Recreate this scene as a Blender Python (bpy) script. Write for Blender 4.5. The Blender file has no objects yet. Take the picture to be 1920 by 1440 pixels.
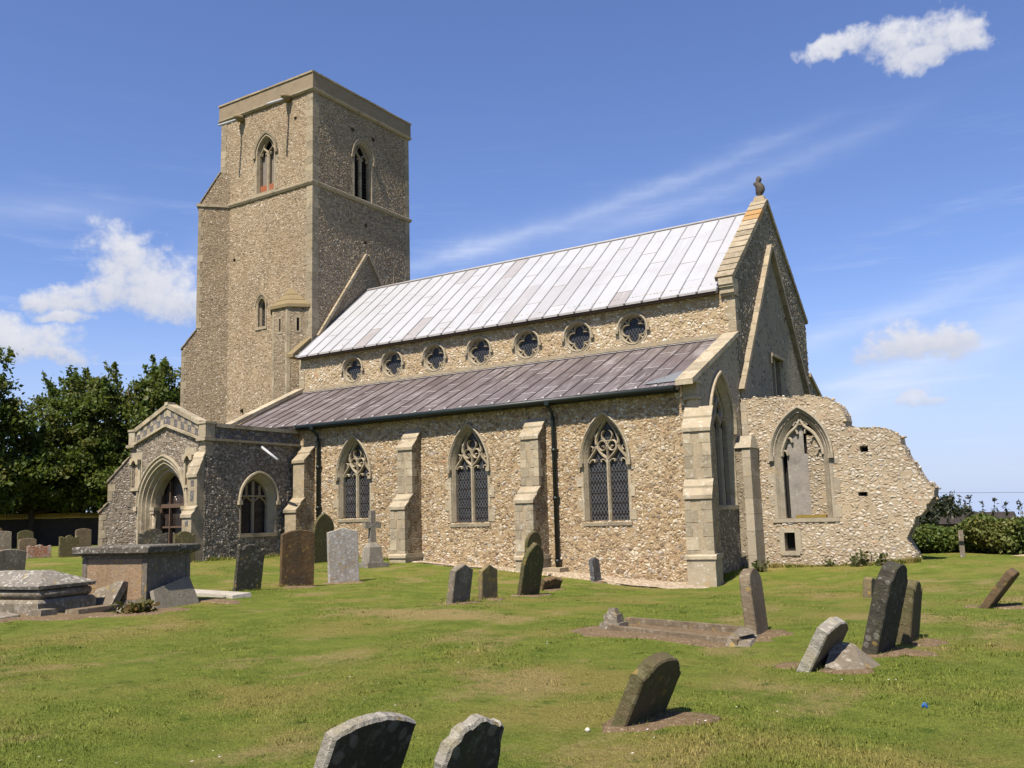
import bpy, bmesh, math, random
import numpy as np
from mathutils import Vector, Matrix
from mathutils.geometry import tessellate_polygon

rnd = random.Random(7)
S = bpy.context.scene
COL = S.collection

# ------------------------------------------------------------------ camera
Rv = Vector((0.8459, 0.5325, -0.0277)); Fv = Vector((-0.5274, 0.8371, 0.1445))
yaw, pit, rol = -0.562, 0.145, -0.028
Fv = Vector((math.cos(pit)*math.sin(yaw), math.cos(pit)*math.cos(yaw), math.sin(pit)))
R0 = Vector((math.cos(yaw), -math.sin(yaw), 0)); U0 = R0.cross(Fv)
Rv = math.cos(rol)*R0 + math.sin(rol)*U0; Uv = -math.sin(rol)*R0 + math.cos(rol)*U0
CAM = Vector((29.567, -25.146, 1.6))
cd = bpy.data.cameras.new("camera"); cam = bpy.data.objects.new("camera", cd); COL.objects.link(cam)
M = Matrix((Rv, Uv, -Fv)).transposed().to_4x4(); M.translation = CAM
cam.matrix_world = M
cd.sensor_width = 36; cd.lens = 36*1714.3/1920; cd.clip_start = .1; cd.clip_end = 6000
S.camera = cam

# ------------------------------------------------------------------ light
SUN_EL, SUN_AZ = math.radians(57), math.radians(4.5)      # azimuth east of south (-Y)
sd = Vector((math.sin(SUN_AZ)*math.cos(SUN_EL), -math.cos(SUN_AZ)*math.cos(SUN_EL), math.sin(SUN_EL)))
sl = bpy.data.lights.new("sun", 'SUN'); sl.energy = 5.0; sl.angle = math.radians(.5); sl.color = (1, .90, .76)
so = bpy.data.objects.new("sun", sl); COL.objects.link(so)
so.rotation_euler = sd.to_track_quat('Z', 'Y').to_euler(); so.location = sd*100
S.view_settings.view_transform = 'Standard'; S.view_settings.look = 'None'
S.view_settings.exposure = 0.98; S.view_settings.gamma = 1


class NT:
    """small helper for writing node trees"""
    def __init__(s, nt): s.t = nt
    def n(s, typ, ins=None, **kw):
        x = s.t.nodes.new(typ)
        for k, v in kw.items(): setattr(x, k, v)
        for k, v in (ins or {}).items(): s.put(x.inputs[k], v)
        return x
    def put(s, sock, v):
        if isinstance(v, bpy.types.NodeSocket): s.t.links.new(v, sock)
        elif isinstance(v, tuple) and len(v) == 3 and sock.type == 'RGBA': sock.default_value = (*v, 1)
        else: sock.default_value = v
    def m(s, op, a, b=0.0, c=0.0, clamp=False):
        x = s.n('ShaderNodeMath', {0: a, 1: b, 2: c}, operation=op); x.use_clamp = clamp; return x.outputs[0]
    def v(s, op, a, b=(0, 0, 0)):
        x = s.n('ShaderNodeVectorMath', {0: a, 1: b}, operation=op)
        return x.outputs['Value'] if op in ('DOT_PRODUCT', 'LENGTH') else x.outputs[0]
    def mix(s, f, a, b, bt='MIX'):
        x = s.n('ShaderNodeMix', data_type='RGBA', blend_type=bt); x.clamp_factor = True
        s.put(x.inputs[0], f); s.put(x.inputs[6], a); s.put(x.inputs[7], b); return x.outputs[2]
    def noise(s, vec, scale, detail=3, rough=.55, out=0):
        x = s.n('ShaderNodeTexNoise', {'Vector': vec, 'Scale': scale, 'Detail': detail, 'Roughness': rough}); return x.outputs[out]
    def sstep(s, x, a, b):
        r = s.n('ShaderNodeMapRange', {'Value': x, 'From Min': a, 'From Max': b}, interpolation_type='SMOOTHSTEP'); return r.outputs[0]
    def ramp(s, f, stops, interp='LINEAR'):
        r = s.n('ShaderNodeValToRGB', {0: f}); cr = r.color_ramp; cr.interpolation = interp
        while len(cr.elements) > 1: cr.elements.remove(cr.elements[-1])
        for i, (p, c) in enumerate(stops):
            e = cr.elements[0] if i == 0 else cr.elements.new(p)
            e.position = p; e.color = (*c, 1)
        return r.outputs[0]


# ------------------------------------------------------------------ sky
W = bpy.data.worlds.new("World"); S.world = W; W.use_nodes = True
w = NT(W.node_tree); W.node_tree.nodes.clear()
tc = w.n('ShaderNodeTexCoord').outputs['Generated']
sx = w.n('ShaderNodeSeparateXYZ', {0: tc})
zc = w.m('MAXIMUM', sx.outputs[2], .004)
dirv = w.n('ShaderNodeCombineXYZ', {0: sx.outputs[0], 1: sx.outputs[1], 2: zc}).outputs[0]
sky = w.n('ShaderNodeTexSky', sky_type='NISHITA')
sky.sun_disc = False; sky.sun_elevation = SUN_EL; sky.sun_rotation = math.pi - SUN_AZ
sky.air_density = 1.0; sky.dust_density = .6; sky.ozone_density = 2.2; sky.altitude = 50
skyc = w.mix(1.0, sky.outputs[0], (.92, .965, 1.27), 'MULTIPLY')
hz = w.m('SUBTRACT', 1.0, w.sstep(sx.outputs[2], -.01, .03))
skyc = w.mix(hz, skyc, (3.9, 4.9, 7.4))
lowf = w.m('MULTIPLY', w.sstep(sx.outputs[2], .26, .0), .75)
skyc = w.mix(lowf, skyc, (4.2, 5.0, 6.9))
# clouds laid out by compass bearing and elevation (degrees)
az = w.m('MULTIPLY', w.m('ARCTAN2', sx.outputs[0], sx.outputs[1]), 57.2958)
el = w.m('MULTIPLY', w.m('ARCSINE', sx.outputs[2]), 57.2958)
pv = w.n('ShaderNodeCombineXYZ', {0: w.m('MULTIPLY', az, .93), 1: el, 2: 0.0}).outputs[0]
n1 = w.noise(pv, .55, 6, .6); n2 = w.noise(pv, 1.7, 5, .6)
n4 = w.noise(pv, 4.5, 5, .65)
nn = w.m('ADD', w.m('ADD', w.m('MULTIPLY', w.m('SUBTRACT', n1, .5), 2.0), w.m('MULTIPLY', w.m('SUBTRACT', n2, .5), 1.3)), w.m('MULTIPLY', w.m('SUBTRACT', n4, .5), .35))
BL = [(-55.6, 15.4, 2.0, 1.8), (-54.0, 13.9, 2.2, 1.5), (-52.4, 13.0, 2.0, 1.1), (-51.0, 12.8, 1.6, .9), (-56.0, 13.6, 1.6, 1.0), (-58.2, 12.9, 1.9, .8), (-59.8, 12.8, 1.2, .6),
      (-60.6, 10.4, 2.6, .8), (-62.5, 10.9, 2.0, 1.0), (-58.8, 9.9, 1.6, .45), (-58.5, 11.8, 1.2, .35),
      (-7.4, 25.9, 1.8, 1.1), (-5.0, 26.0, 1.7, 1.2), (-9.6, 26.4, 1.4, .8), (-11.4, 26.3, 1.4, .6), (-6.0, 24.9, 1.2, .7), (-3.6, 25.8, 1.0, .9),
      (-8.4, 9.5, 2.3, 1.0), (-6.6, 9.2, 2.2, .85), (-8.0, 6.2, 1.4, .25)]
dens = None; vert = None
wp = w.n('ShaderNodeSeparateColor', {0: w.noise(pv, .42, 4, .55, 1)})
azw = w.m('ADD', az, w.m('MULTIPLY', w.m('SUBTRACT', wp.outputs[0], .5), 4.5)); elw = w.m('ADD', el, w.m('MULTIPLY', w.m('SUBTRACT', wp.outputs[1], .5), 2.6))
for (a, e, ra, re) in BL:
    dx = w.m('DIVIDE', w.m('SUBTRACT', azw, a), ra*1.15); dy = w.m('DIVIDE', w.m('SUBTRACT', elw, e), re*1.2)
    d = w.m('SUBTRACT', 1.0, w.m('ADD', w.m('MULTIPLY', dx, dx), w.m('MULTIPLY', dy, dy)))
    d = w.m('MAXIMUM', d, -1.5)
    wt = w.m('EXPONENT', w.m('MULTIPLY', d, 2.2)); wv = w.m('MULTIPLY', wt, w.m('MINIMUM', w.m('MAXIMUM', dy, -1.5), 1.5))
    if dens is None: dens, sw, swv = d, wt, wv
    else: dens = w.m('SMOOTH_MAX', dens, d, .35); sw = w.m('ADD', sw, wt); swv = w.m('ADD', swv, wv)
vert = w.m('DIVIDE', swv, sw)
dens = w.m('ADD', dens, nn)
cm = w.m('MULTIPLY', w.sstep(dens, -.45, 1.0), .97)
cm = w.m('MULTIPLY', cm, w.sstep(el, 3, 8))
shade = w.m('ADD', w.m('MULTIPLY', vert, .38), w.m('ADD', .52, w.m('MULTIPLY', nn, .28)), clamp=True)
ccol = w.mix(shade, (3.9, 4.2, 5.1), (6.6, 6.6, 6.9))
# thin cirrus streaks
def streak(a0, e0, a1, e1, wd, amp):
    L = math.hypot(a1-a0, e1-e0); ux, uy = (a1-a0)/L, (e1-e0)/L
    qx = w.m('SUBTRACT', az, a0); qy = w.m('SUBTRACT', el, e0)
    t = w.m('ADD', w.m('MULTIPLY', qx, ux), w.m('MULTIPLY', qy, uy))
    n = w.m('ADD', w.m('MULTIPLY', qx, -uy), w.m('MULTIPLY', qy, ux))
    n = w.m('ADD', n, w.m('MULTIPLY', w.m('SUBTRACT', n1, .5), .9))
    g = w.m('EXPONENT', w.m('MULTIPLY', w.m('POWER', w.m('DIVIDE', w.m('ABSOLUTE', n), wd), 1.6), -1.0))
    k = w.m('MULTIPLY', w.sstep(t, -.15*L, .12*L), w.sstep(t, 1.15*L, .55*L))
    return w.m('MULTIPLY', w.m('MULTIPLY', g, k), amp)
cv = w.n('ShaderNodeMapping', {0: pv, 2: (0, 0, math.radians(-16)), 3: (.12, 1.0, 1)}).outputs[0]
wn = w.noise(cv, .8, 7, .65)
st = w.m('ADD', streak(-40, 15.2, -12, 22.6, .5, .28), streak(-27, 17.3, -6, 22.4, .6, .17))
st = w.m('ADD', st, streak(-36, 16.5, -22, 18.5, 1.1, .12))
st = w.m('ADD', st, w.m('ADD', streak(-14, 5, 2, 12, 1.3, .42), w.m('ADD', streak(-15, 9.5, 0, 13.5, .6, .3), streak(-13, 7.2, -2, 9.2, .35, .3))))
st = w.m('ADD', st, streak(-66, 17, -54, 18.5, .8, .18))
st = w.m('ADD', st, streak(-52, 16, -40, 19, 1.4, .10))
st = w.m('MULTIPLY', st, w.m('ADD', -.1, w.m('MULTIPLY', wn, 2.3)))
veil = w.m('MULTIPLY', w.sstep(wn, .5, .85), w.m('MULTIPLY', .42, w.sstep(el, 28, 6)))
skyc = w.mix(w.m('ADD', st, veil, clamp=True), skyc, (5.6, 6.2, 7.6))
skyc = w.mix(cm, skyc, ccol)
bg = w.n('ShaderNodeBackground', {0: skyc, 1: 0.068})
w.t.links.new(bg.outputs[0], w.n('ShaderNodeOutputWorld').inputs[0])

# ------------------------------------------------------------------ materials
def mat(name, rough=.9, spec=.25):
    m = bpy.data.materials.new(name); m.use_nodes = True
    t = NT(m.node_tree); b = m.node_tree.nodes['Principled BSDF']
    b.inputs['Roughness'].default_value = rough; b.inputs['Specular IOR Level'].default_value = spec
    return m, t, b
def opos(t): return t.n('ShaderNodeTexCoord').outputs['Object']
def bump(t, b, h, dist, strength=1.0):
    x = t.n('ShaderNodeBump', {'Height': h, 'Distance': dist, 'Strength': strength}); t.put(b.inputs['Normal'], x.outputs[0])
def simple(name, col, rough=.8, spec=.3, var=.25, sc=6, bm=.004):
    m, t, b = mat(name, rough, spec); p = opos(t)
    n = t.noise(p, sc, 5, .6)
    c = t.mix(n, tuple(x*(1-var) for x in col), tuple(min(1, x*(1+var)) for x in col))
    t.put(b.inputs['Base Color'], c)
    if bm: bump(t, b, t.noise(p, sc*5, 4), bm)
    return m

FLINTS = {}
def relief(m, d=.034): return FLINTS[m.name](d)
def flint(name, scale, mortar, pal, stretch=1.45, mort_w=.10, patch=None, patch_amt=.5, bd=.03, drop=.12, seed=0., mscale=.35, tone=.35, disp=0.):
    if disp == 0.: FLINTS[name] = lambda d: flint(name+'_relief', scale, mortar, pal, stretch, mort_w, patch, patch_amt, bd, drop, seed, mscale, tone, d)
    m, t, b = mat(name, .8, .3)
    p = opos(t)
    p = t.v('ADD', p, (seed, seed*.7, seed*1.3))
    wob = t.v('SCALE', t.v('SUBTRACT', t.noise(p, 3.2, 2, .5, 1), (.5, .5, .5))); wob.node.inputs[3].default_value = .16
    q = t.v('MULTIPLY', t.v('ADD', p, wob), (1, 1, stretch))
    v1 = t.n('ShaderNodeTexVoronoi', {'Vector': q, 'Scale': scale, 'Randomness': .9}, feature='F1')
    ve = t.n('ShaderNodeTexVoronoi', {'Vector': q, 'Scale': scale, 'Randomness': .9}, feature='DISTANCE_TO_EDGE')
    cc = t.n('ShaderNodeSeparateColor', {0: v1.outputs['Color']})
    fine = t.noise(p, scale*4.5, 4, .65)
    edge = t.m('ADD', ve.outputs['Distance'], t.m('MULTIPLY', t.m('SUBTRACT', fine, .5), .10))
    big = t.noise(p, mscale, 4, .6); mid = t.noise(p, mscale*4, 4, .6)
    wv = t.m('ADD', mort_w*.6, t.m('MULTIPLY', mid, mort_w*1.0))
    stone = t.sstep(t.m('DIVIDE', edge, wv), .75, 1.35)
    stone = t.m('MULTIPLY', stone, t.m('GREATER_THAN', cc.outputs[1], drop))
    colr = t.ramp(cc.outputs[0], pal)
    colr = t.mix(t.m('MULTIPLY', t.sstep(fine, .3, .75), .45), colr, t.mix(.5, colr, (.55, .50, .42)))
    mor = t.mix(mid, tuple(x*.72 for x in mortar), tuple(min(1, x*1.2) for x in mortar))
    if patch:
        pm = t.m('MULTIPLY', t.sstep(big, .5, .68), patch_amt)
        mor = t.mix(pm, mor, patch); colr = t.mix(t.m('MULTIPLY', pm, .55), colr, patch)
    c = t.mix(stone, mor, colr)
    # long-lived weather tone of the whole wall
    c = t.mix(t.m('MULTIPLY', t.sstep(t.noise(p, .22, 5, .65), .35, .75), tone), c, t.mix(1.0, c, (.62, .56, .50), 'MULTIPLY'))
    t.put(b.inputs['Base Color'], c)
    rr = t.m('SUBTRACT', .92, t.m('MULTIPLY', stone, t.m('MULTIPLY', cc.outputs[2], .35))); t.put(b.inputs['Roughness'], rr)
    dome = t.m('MULTIPLY', t.m('SQRT', t.m('MINIMUM', t.m('MAXIMUM', edge, 0.0), .35)), stone)
    h = t.m('ADD', t.m('MULTIPLY', dome, t.m('ADD', .9, cc.outputs[2])), t.m('MULTIPLY', fine, .35))
    if disp:
        dn = t.n('ShaderNodeDisplacement', {'Height': h, 'Midlevel': .55, 'Scale': disp}); t.t.links.new(dn.outputs[0], t.t.nodes['Material Output'].inputs['Displacement']); m.displacement_method = 'BOTH'
    else: bump(t, b, h, bd)
    return m
TAN = [(0, (.12, .085, .048)), (.14, (.26, .18, .10)), (.3, (.38, .28, .16)), (.48, (.47, .375, .24)), (.64, (.57, .49, .355)), (.78, (.62, .555, .44)), (.88, (.44, .41, .37)), (.95, (.20, .17, .14)), (1, (.36, .20, .10))]
GRY = [(0, (.10, .078, .055)), (.2, (.21, .16, .105)), (.4, (.32, .25, .165)), (.6, (.42, .35, .25)), (.8, (.54, .47, .36)), (.92, (.70, .64, .54)), (1, (.30, .19, .12))]
DRK = [(0, (.05, .042, .036)), (.25, (.10, .085, .072)), (.45, (.165, .14, .115)), (.6, (.25, .22, .195)), (.76, (.36, .33, .29)), (.92, (.55, .52, .47)), (1, (.22, .12, .07))]
EAS = [(0, (.07, .055, .036)), (.3, (.18, .145, .095)), (.6, (.31, .26, .185)), (.85, (.44, .39, .31)), (1, (.66, .61, .53))]
F_AISLE = flint("flint_aisle", 7.8, (.40, .295, .17), TAN, patch=(.44, .355, .24), patch_amt=.6, mort_w=.085, bd=.09, drop=.05)
F_CLER = flint("flint_clerestory", 7.5, (.44, .345, .21), [(0, (.26, .18, .10)), (.2, (.38, .29, .18)), (.5, (.50, .41, .29)), (.75, (.62, .55, .44)), (.9, (.74, .70, .62)), (1, (.40, .2, .1))], patch=(.42, .31, .18), patch_amt=.6, bd=.06, drop=.12, seed=3.)
F_TOWER = flint("flint_tower", 10.2, (.36, .275, .175), GRY, stretch=1.8, mort_w=.10, bd=.07, drop=.06, seed=11., mscale=.25)
F_PORCH = flint("flint_porch", 9.6, (.29, .24, .18), DRK, mort_w=.09, bd=.07, drop=.06, seed=21.)
F_GABLE = flint("flint_gable", 8.5, (.25, .205, .14), EAS, patch=(.36, .31, .22), patch_amt=.8, bd=.08, drop=.3, seed=31., mscale=.4)
F_RUIN = flint("flint_ruin", 7.0, (.40, .325, .225), [(0, (.24, .18, .12)), (.2, (.37, .30, .21)), (.45, (.46, .40, .31)), (.7, (.52, .47, .39)), (.88, (.60, .56, .50)), (.95, (.30, .28, .26)), (1, (.45, .27, .15))], stretch=1.6, patch=(.44, .35, .23), patch_amt=.55, bd=.09, drop=.08, seed=41.)

def ashlar(name, col, dark=(.16, .13, .09), warm=(.42, .27, .10), var=.22, stain=.5, bm=.012, seed=0., lich=0.0):
    m, t, b = mat(name, .9, .2)
    p = t.v('ADD', opos(t), (seed, seed, seed))
    ri = t.n('ShaderNodeNewGeometry').outputs['Random Per Island']
    n = t.noise(p, 2.3, 7, .7); f = t.noise(p, 14, 5, .7)
    c = t.mix(t.m('MULTIPLY', ri, .9), tuple(x*(1-var) for x in col), tuple(min(.8, x*(1+var)) for x in col))
    c = t.mix(t.m('MULTIPLY', t.sstep(n, .46, .72), stain), c, dark)
    c = t.mix(t.m('MULTIPLY', t.sstep(t.noise(p, 2.7, 5, .7), .56, .74), .5), c, warm)
    c = t.mix(t.m('MULTIPLY', t.sstep(f, .52, .72), .35), c, tuple(x*.55 for x in col))
    if lich: c = t.mix(t.m('MULTIPLY', t.sstep(t.noise(p, 6, 6, .75), .56, .64), lich), c, (.62, .60, .52))
    t.put(b.inputs['Base Color'], c)
    bump(t, b, t.m('ADD', t.m('MULTIPLY', n, .6), f), bm)
    return m
STONE = ashlar("limestone", (.335, .28, .195), stain=.7, var=.22, dark=(.14, .118, .082), lich=.3)
STONE_P = ashlar("limestone_pale", (.365, .312, .22), stain=.7, seed=5., var=.28, dark=(.17, .14, .10), lich=.5)
STONE_R = ashlar("limestone_ruin", (.36, .315, .24), stain=.6, seed=13., var=.2, dark=(.18, .155, .115), lich=.35)
STONE_G = ashlar("limestone_grey", (.36, .295, .20), dark=(.17, .145, .11), stain=.65, seed=9., lich=.45)
STONE_O = ashlar("limestone_lichen_orange", (.37, .22, .09), dark=(.33, .27, .17), stain=.8, seed=3.)
CEMENT = ashlar("cement_render", (.27, .215, .145), dark=(.15, .12, .085), warm=(.30, .22, .13), stain=.55, var=.08, seed=2.)
PLASTER = ashlar("old_plaster", (.27, .25, .225), dark=(.12, .11, .10), warm=(.36, .30, .2), stain=.6, var=.05, seed=8., lich=.25)
BRICK = simple("red_brick", (.36, .12, .055), var=.4, sc=9)
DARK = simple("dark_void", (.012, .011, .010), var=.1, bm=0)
WOODG = simple("grey_louvre_wood", (.20, .175, .15), var=.3, sc=4)
WOODB = simple("brown_door_wood", (.085, .055, .04), var=.4, sc=5)
GUT = simple("green_black_iron", (.006, .013, .011), rough=.5, spec=.4, var=.2, bm=0)
LEADP = simple("lead_pipe", (.46, .47, .50), rough=.5, var=.2)
MOSS = simple("mossy_stone", (.215, .165, .085), var=.5, sc=12, bm=.01)

def lead(name, lo, mid, hi, roughness, streak, seed):
    m, t, b = mat(name, roughness, .35)
    p = t.v('ADD', opos(t), (seed, 0, 0))
    ri = t.n('ShaderNodeNewGeometry').outputs['Random Per Island']
    q = t.v('MULTIPLY', p, (7, .7, .7)); n = t.noise(q, 1.3, 5, .65); n3 = t.noise(p, 1.1, 5, .6); f = t.noise(p, 20, 4, .6)
    c = t.ramp(ri, [(0, lo), (.05, lo), (.15, mid), (.75, hi), (1, hi)])
    c = t.mix(t.m('MULTIPLY', t.m('MULTIPLY', t.sstep(n, .42, .74), t.m('ADD', .25, t.m('MULTIPLY', t.sstep(t.noise(p, .35, 3, .6), .38, .62), .75))), .75), c, streak)
    c = t.mix(t.m('MULTIPLY', t.sstep(n3, .45, .7), .45), c, t.mix(.5, mid, lo))
    c = t.mix(t.m('MULTIPLY', t.sstep(f, .55, .75), .25), c, lo)
    t.put(b.inputs['Base Color'], c); bump(t, b, t.m('ADD', n3, t.m('MULTIPLY', f, .15)), .02)
    return m
LEAD_N = lead("lead_weathered_white", (.29, .268, .268), (.375, .388, .412), (.398, .413, .442), .5, (.45, .465, .49), 0.)
LEAD_A = lead("lead_brown_grey", (.085, .068, .068), (.112, .093, .093), (.140, .118, .120), .42, (.42, .395, .40), 6.)
LEAD_R = simple("lead_roll", (.27, .275, .29), var=.3, sc=3)
LEAD_RB = simple("lead_roll_brown", (.085, .068, .066), var=.3, sc=3)
LEAD_J = simple("lead_joint_white", (.42, .40, .40), var=.3, sc=5)

def glass(name, pitch=.11, axis=0, line=.12, base=(.006, .0065, .008), lcol=(.10, .10, .105), bars=.32):
    m, t, b = mat(name, .3, .25)
    s = t.n('ShaderNodeSeparateXYZ', {0: opos(t)})
    u = t.m('DIVIDE', s.outputs[axis], pitch); v = t.m('DIVIDE', s.outputs[2], pitch*1.7)
    def ln(x): return t.m('LESS_THAN', t.m('ABSOLUTE', t.m('SUBTRACT', t.m('FRACT', x), .5)), line)
    d = t.m('MAXIMUM', ln(t.m('ADD', u, v)), ln(t.m('SUBTRACT', u, v)))
    pane = t.n('ShaderNodeTexWhiteNoise', {0: t.n('ShaderNodeCombineXYZ', {0: t.m('FLOOR', t.m('ADD', u, v)), 1: t.m('FLOOR', t.m('SUBTRACT', u, v)), 2: 0.}).outputs[0]}, noise_dimensions='2D').outputs[0]
    c = t.mix(pane, base, tuple(x*3.2 for x in base))
    c = t.mix(t.m('MULTIPLY', d, t.m('ADD', .35, t.m('MULTIPLY', t.noise(opos(t), 5, 3), .9))), c, lcol)
    if bars:
        hb = t.m('LESS_THAN', t.m('FRACT', t.m('DIVIDE', s.outputs[2], bars)), .13); c = t.mix(hb, c, (.02, .016, .013))
    t.put(b.inputs['Base Color'], c)
    t.put(b.inputs['Roughness'], t.m('ADD', .2, t.m('MULTIPLY', d, .5)))
    bump(t, b, t.m('ADD', d, pane), .006)
    return m
GLASS = glass("leaded_glass")
GLASS_Q = glass("leaded_glass_small", .12, 0, .11, lcol=(.07, .075, .085), bars=0)
GLASS_E = glass("leaded_glass_east", .11, 1, .12)

# ------------------------------------------------------------------ mesh helpers
class Fr:
    """upright wall frame: origin, horizontal direction u, outward normal n"""
    def __init__(s, o, u):
        s.o = Vector(o); s.u = Vector((u[0], u[1], 0)).normalized(); s.z = Vector((0, 0, 1)); s.n = s.u.cross(s.z)
    def P(s, a, z, c=0.): return s.o + s.u*a + s.n*c + s.z*z

class MB:
    def __init__(s): s.v = []; s.f = []; s.m = []; s.sm = []
    def add(s, pts, faces, mi=0, smooth=False):
        b = len(s.v); s.v += [tuple(p) for p in pts]
        for f in faces: s.f.append([i+b for i in f]); s.m.append(mi); s.sm.append(smooth)
    def box(s, a, b, mi=0, jit=0.):
        x0, y0, z0 = a; x1, y1, z1 = b
        j = lambda: rnd.uniform(-jit, jit)
        p = [(x+j(), y+j(), z+j()) for z in (z0, z1) for x, y in ((x0, y0), (x1, y0), (x1, y1), (x0, y1))]
        s.add(p, [(3, 2, 1, 0), (4, 5, 6, 7), (0, 1, 5, 4), (1, 2, 6, 5), (2, 3, 7, 6), (3, 0, 4, 7)], mi)
    def fbox(s, fr, a0, a1, z0, z1, c0, c1, mi=0):     # box in a wall frame, c0 back, c1 front
        p = [fr.P(a, z, c) for z in (z0, z1) for a, c in ((a0, c1), (a1, c1), (a1, c0), (a0, c0))]
        s.add(p, [(3, 2, 1, 0), (4, 5, 6, 7), (0, 1, 5, 4), (1, 2, 6, 5), (2, 3, 7, 6), (3, 0, 4, 7)], mi)
    def hexa(s, lo, hi, mi=0):                          # two rings of equal length
        n = len(lo)
        s.add(list(lo)+list(hi), [tuple(reversed(range(n))), tuple(range(n, 2*n))]+[(i, (i+1) % n, (i+1) % n+n, i+n) for i in range(n)], mi)
    def loft(s, rings, mi=0, closed=False, smooth=False, cap=False):
        n = len(rings[0]); pts = [p for r in rings for p in r]; F = []
        for k in range(len(rings)-1):
            for i in range(n if closed else n-1):
                j = (i+1) % n; F.append((k*n+i, k*n+j, (k+1)*n+j, (k+1)*n+i))
        if cap: F += [tuple(reversed(range(n))), tuple(range((len(rings)-1)*n, len(rings)*n))]
        s.add(pts, F, mi, smooth)
    def tube(s, pts, r, n=8, mi=0):
        pts = [Vector(p) for p in pts]; rings = []
        for i, p in enumerate(pts):
            d = (pts[min(i+1, len(pts)-1)]-pts[max(i-1, 0)]).normalized()
            a = d.orthogonal().normalized() if abs(d.z) > .95 else d.cross(Vector((0, 0, 1))).normalized(); b = d.cross(a)
            rr = r[i] if isinstance(r, (list, tuple)) else r
            rings.append([p+(a*math.cos(2*math.pi*k/n)+b*math.sin(2*math.pi*k/n))*rr for k in range(n)])
        s.loft(rings, mi, True, True, True)
    def wall(s, fr, outer, holes=(), thick=.6, reveal=.4, mi=0, mh=None, back=False, edge=False, dense=0., md=0):
        loops = [outer]+list(holes)
        tris = tessellate_polygon([[Vector((a, z, 0)) for a, z in L] for L in loops])
        flat = [q for L in loops for q in L]
        F = []
        for t in tris:
            (ax, ay), (bx, by), (cx, cy) = (flat[i] for i in t)
            ar = (bx-ax)*(cy-ay)-(by-ay)*(cx-ax)
            if abs(ar) < 1e-9: continue
            F.append(t if ar > 0 else tuple(reversed(t)))
        s.add([fr.P(a, z, -.06 if dense else 0.) for a, z in flat], F, mi)
        if dense: s.relief(fr, outer, holes, dense, md)
        if back: s.add([fr.P(a, z, -thick) for a, z in flat], [tuple(reversed(f)) for f in F], mi)
        def rim(L, d, inv, mm):
            ar = sum(L[i][0]*L[(i+1) % len(L)][1]-L[(i+1) % len(L)][0]*L[i][1] for i in range(len(L)))
            n = len(L); pts = [fr.P(a, z) for a, z in L]+[fr.P(a, z, -d) for a, z in L]
            fs = [(i, i+n, (i+1) % n+n, (i+1) % n) for i in range(n)]
            if (ar > 0) == inv: fs = [tuple(reversed(f)) for f in fs]
            s.add(pts, fs, mm)
        if edge: rim(outer, thick, False, mi)
        for h in holes: rim(h, thick if back else reveal, True, mi if mh is None else mh)
    def relief(s, fr, outer, holes, st, mi):
        """fine grid over the wall face, for real relief of the flints"""
        O = np.array(outer); a0, z0 = O.min(0); a1, z1 = O.max(0); z0 = max(z0, -.55)
        na, nz = int(math.ceil((a1-a0)/st)), int(math.ceil((z1-z0)/st)); A = np.linspace(a0, a1, na+1); Zs = np.linspace(z0, z1, nz+1)
        ca, cz = np.meshgrid((A[1:]+A[:-1])/2, (Zs[1:]+Zs[:-1])/2)
        def inside(P):
            r_ = np.zeros(ca.shape, bool)
            for i in range(len(P)):
                (x1, y1), (x2, y2) = P[i], P[(i+1) % len(P)]
                if y1 == y2: continue
                c_ = ((y1 > cz) != (y2 > cz)) & (ca < (x2-x1)*(cz-y1)/(y2-y1)+x1); r_ ^= c_
            return r_
        ok = inside(outer)
        for h in holes:
            H = np.array(h); c_ = (H.min(0)+H.max(0))/2; w_ = (H.max(0)-H.min(0))/2; g = (w_+st*.35)/w_
            ok &= ~inside([tuple(c_+(np.array(q_)-c_)*g) for q_ in h])
        idx = np.arange((na+1)*(nz+1)).reshape(nz+1, na+1); q_ = np.stack([idx[:-1, :-1], idx[:-1, 1:], idx[1:, 1:], idx[1:, :-1]], -1)[ok]
        us, inv = np.unique(q_, return_inverse=True); inv = inv.reshape(-1, 4)
        aa = A[us % (na+1)]; zz = Zs[us//(na+1)]
        V = np.array(fr.o)+aa[:, None]*np.array(fr.u)+zz[:, None]*np.array((0, 0, 1.))
        s.add(V.tolist(), inv.tolist(), mi, True)
    def poly(s, fr, P, c, mi=0):
        tris = tessellate_polygon([[Vector((a, z, 0)) for a, z in P]])
        F = []
        for t in tris:
            (ax, ay), (bx, by), (cx, cy) = (P[i] for i in t)
            F.append(t if (bx-ax)*(cy-ay)-(by-ay)*(cx-ax) > 0 else tuple(reversed(t)))
        s.add([fr.P(a, z, c) for a, z in P], F, mi)
    def slab(s, fr, P, c0, c1, mi=0):                   # polygon extruded from c0 (back) to c1 (front)
        s.poly(fr, P, c1, mi)
        n = len(P); ar = sum(P[i][0]*P[(i+1) % n][1]-P[(i+1) % n][0]*P[i][1] for i in range(n))
        fs = [(i, i+n, (i+1) % n+n, (i+1) % n) for i in range(n)]
        if ar < 0: fs = [tuple(reversed(f)) for f in fs]
        s.add([fr.P(a, z, c1) for a, z in P]+[fr.P(a, z, c0) for a, z in P], fs, mi)
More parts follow.
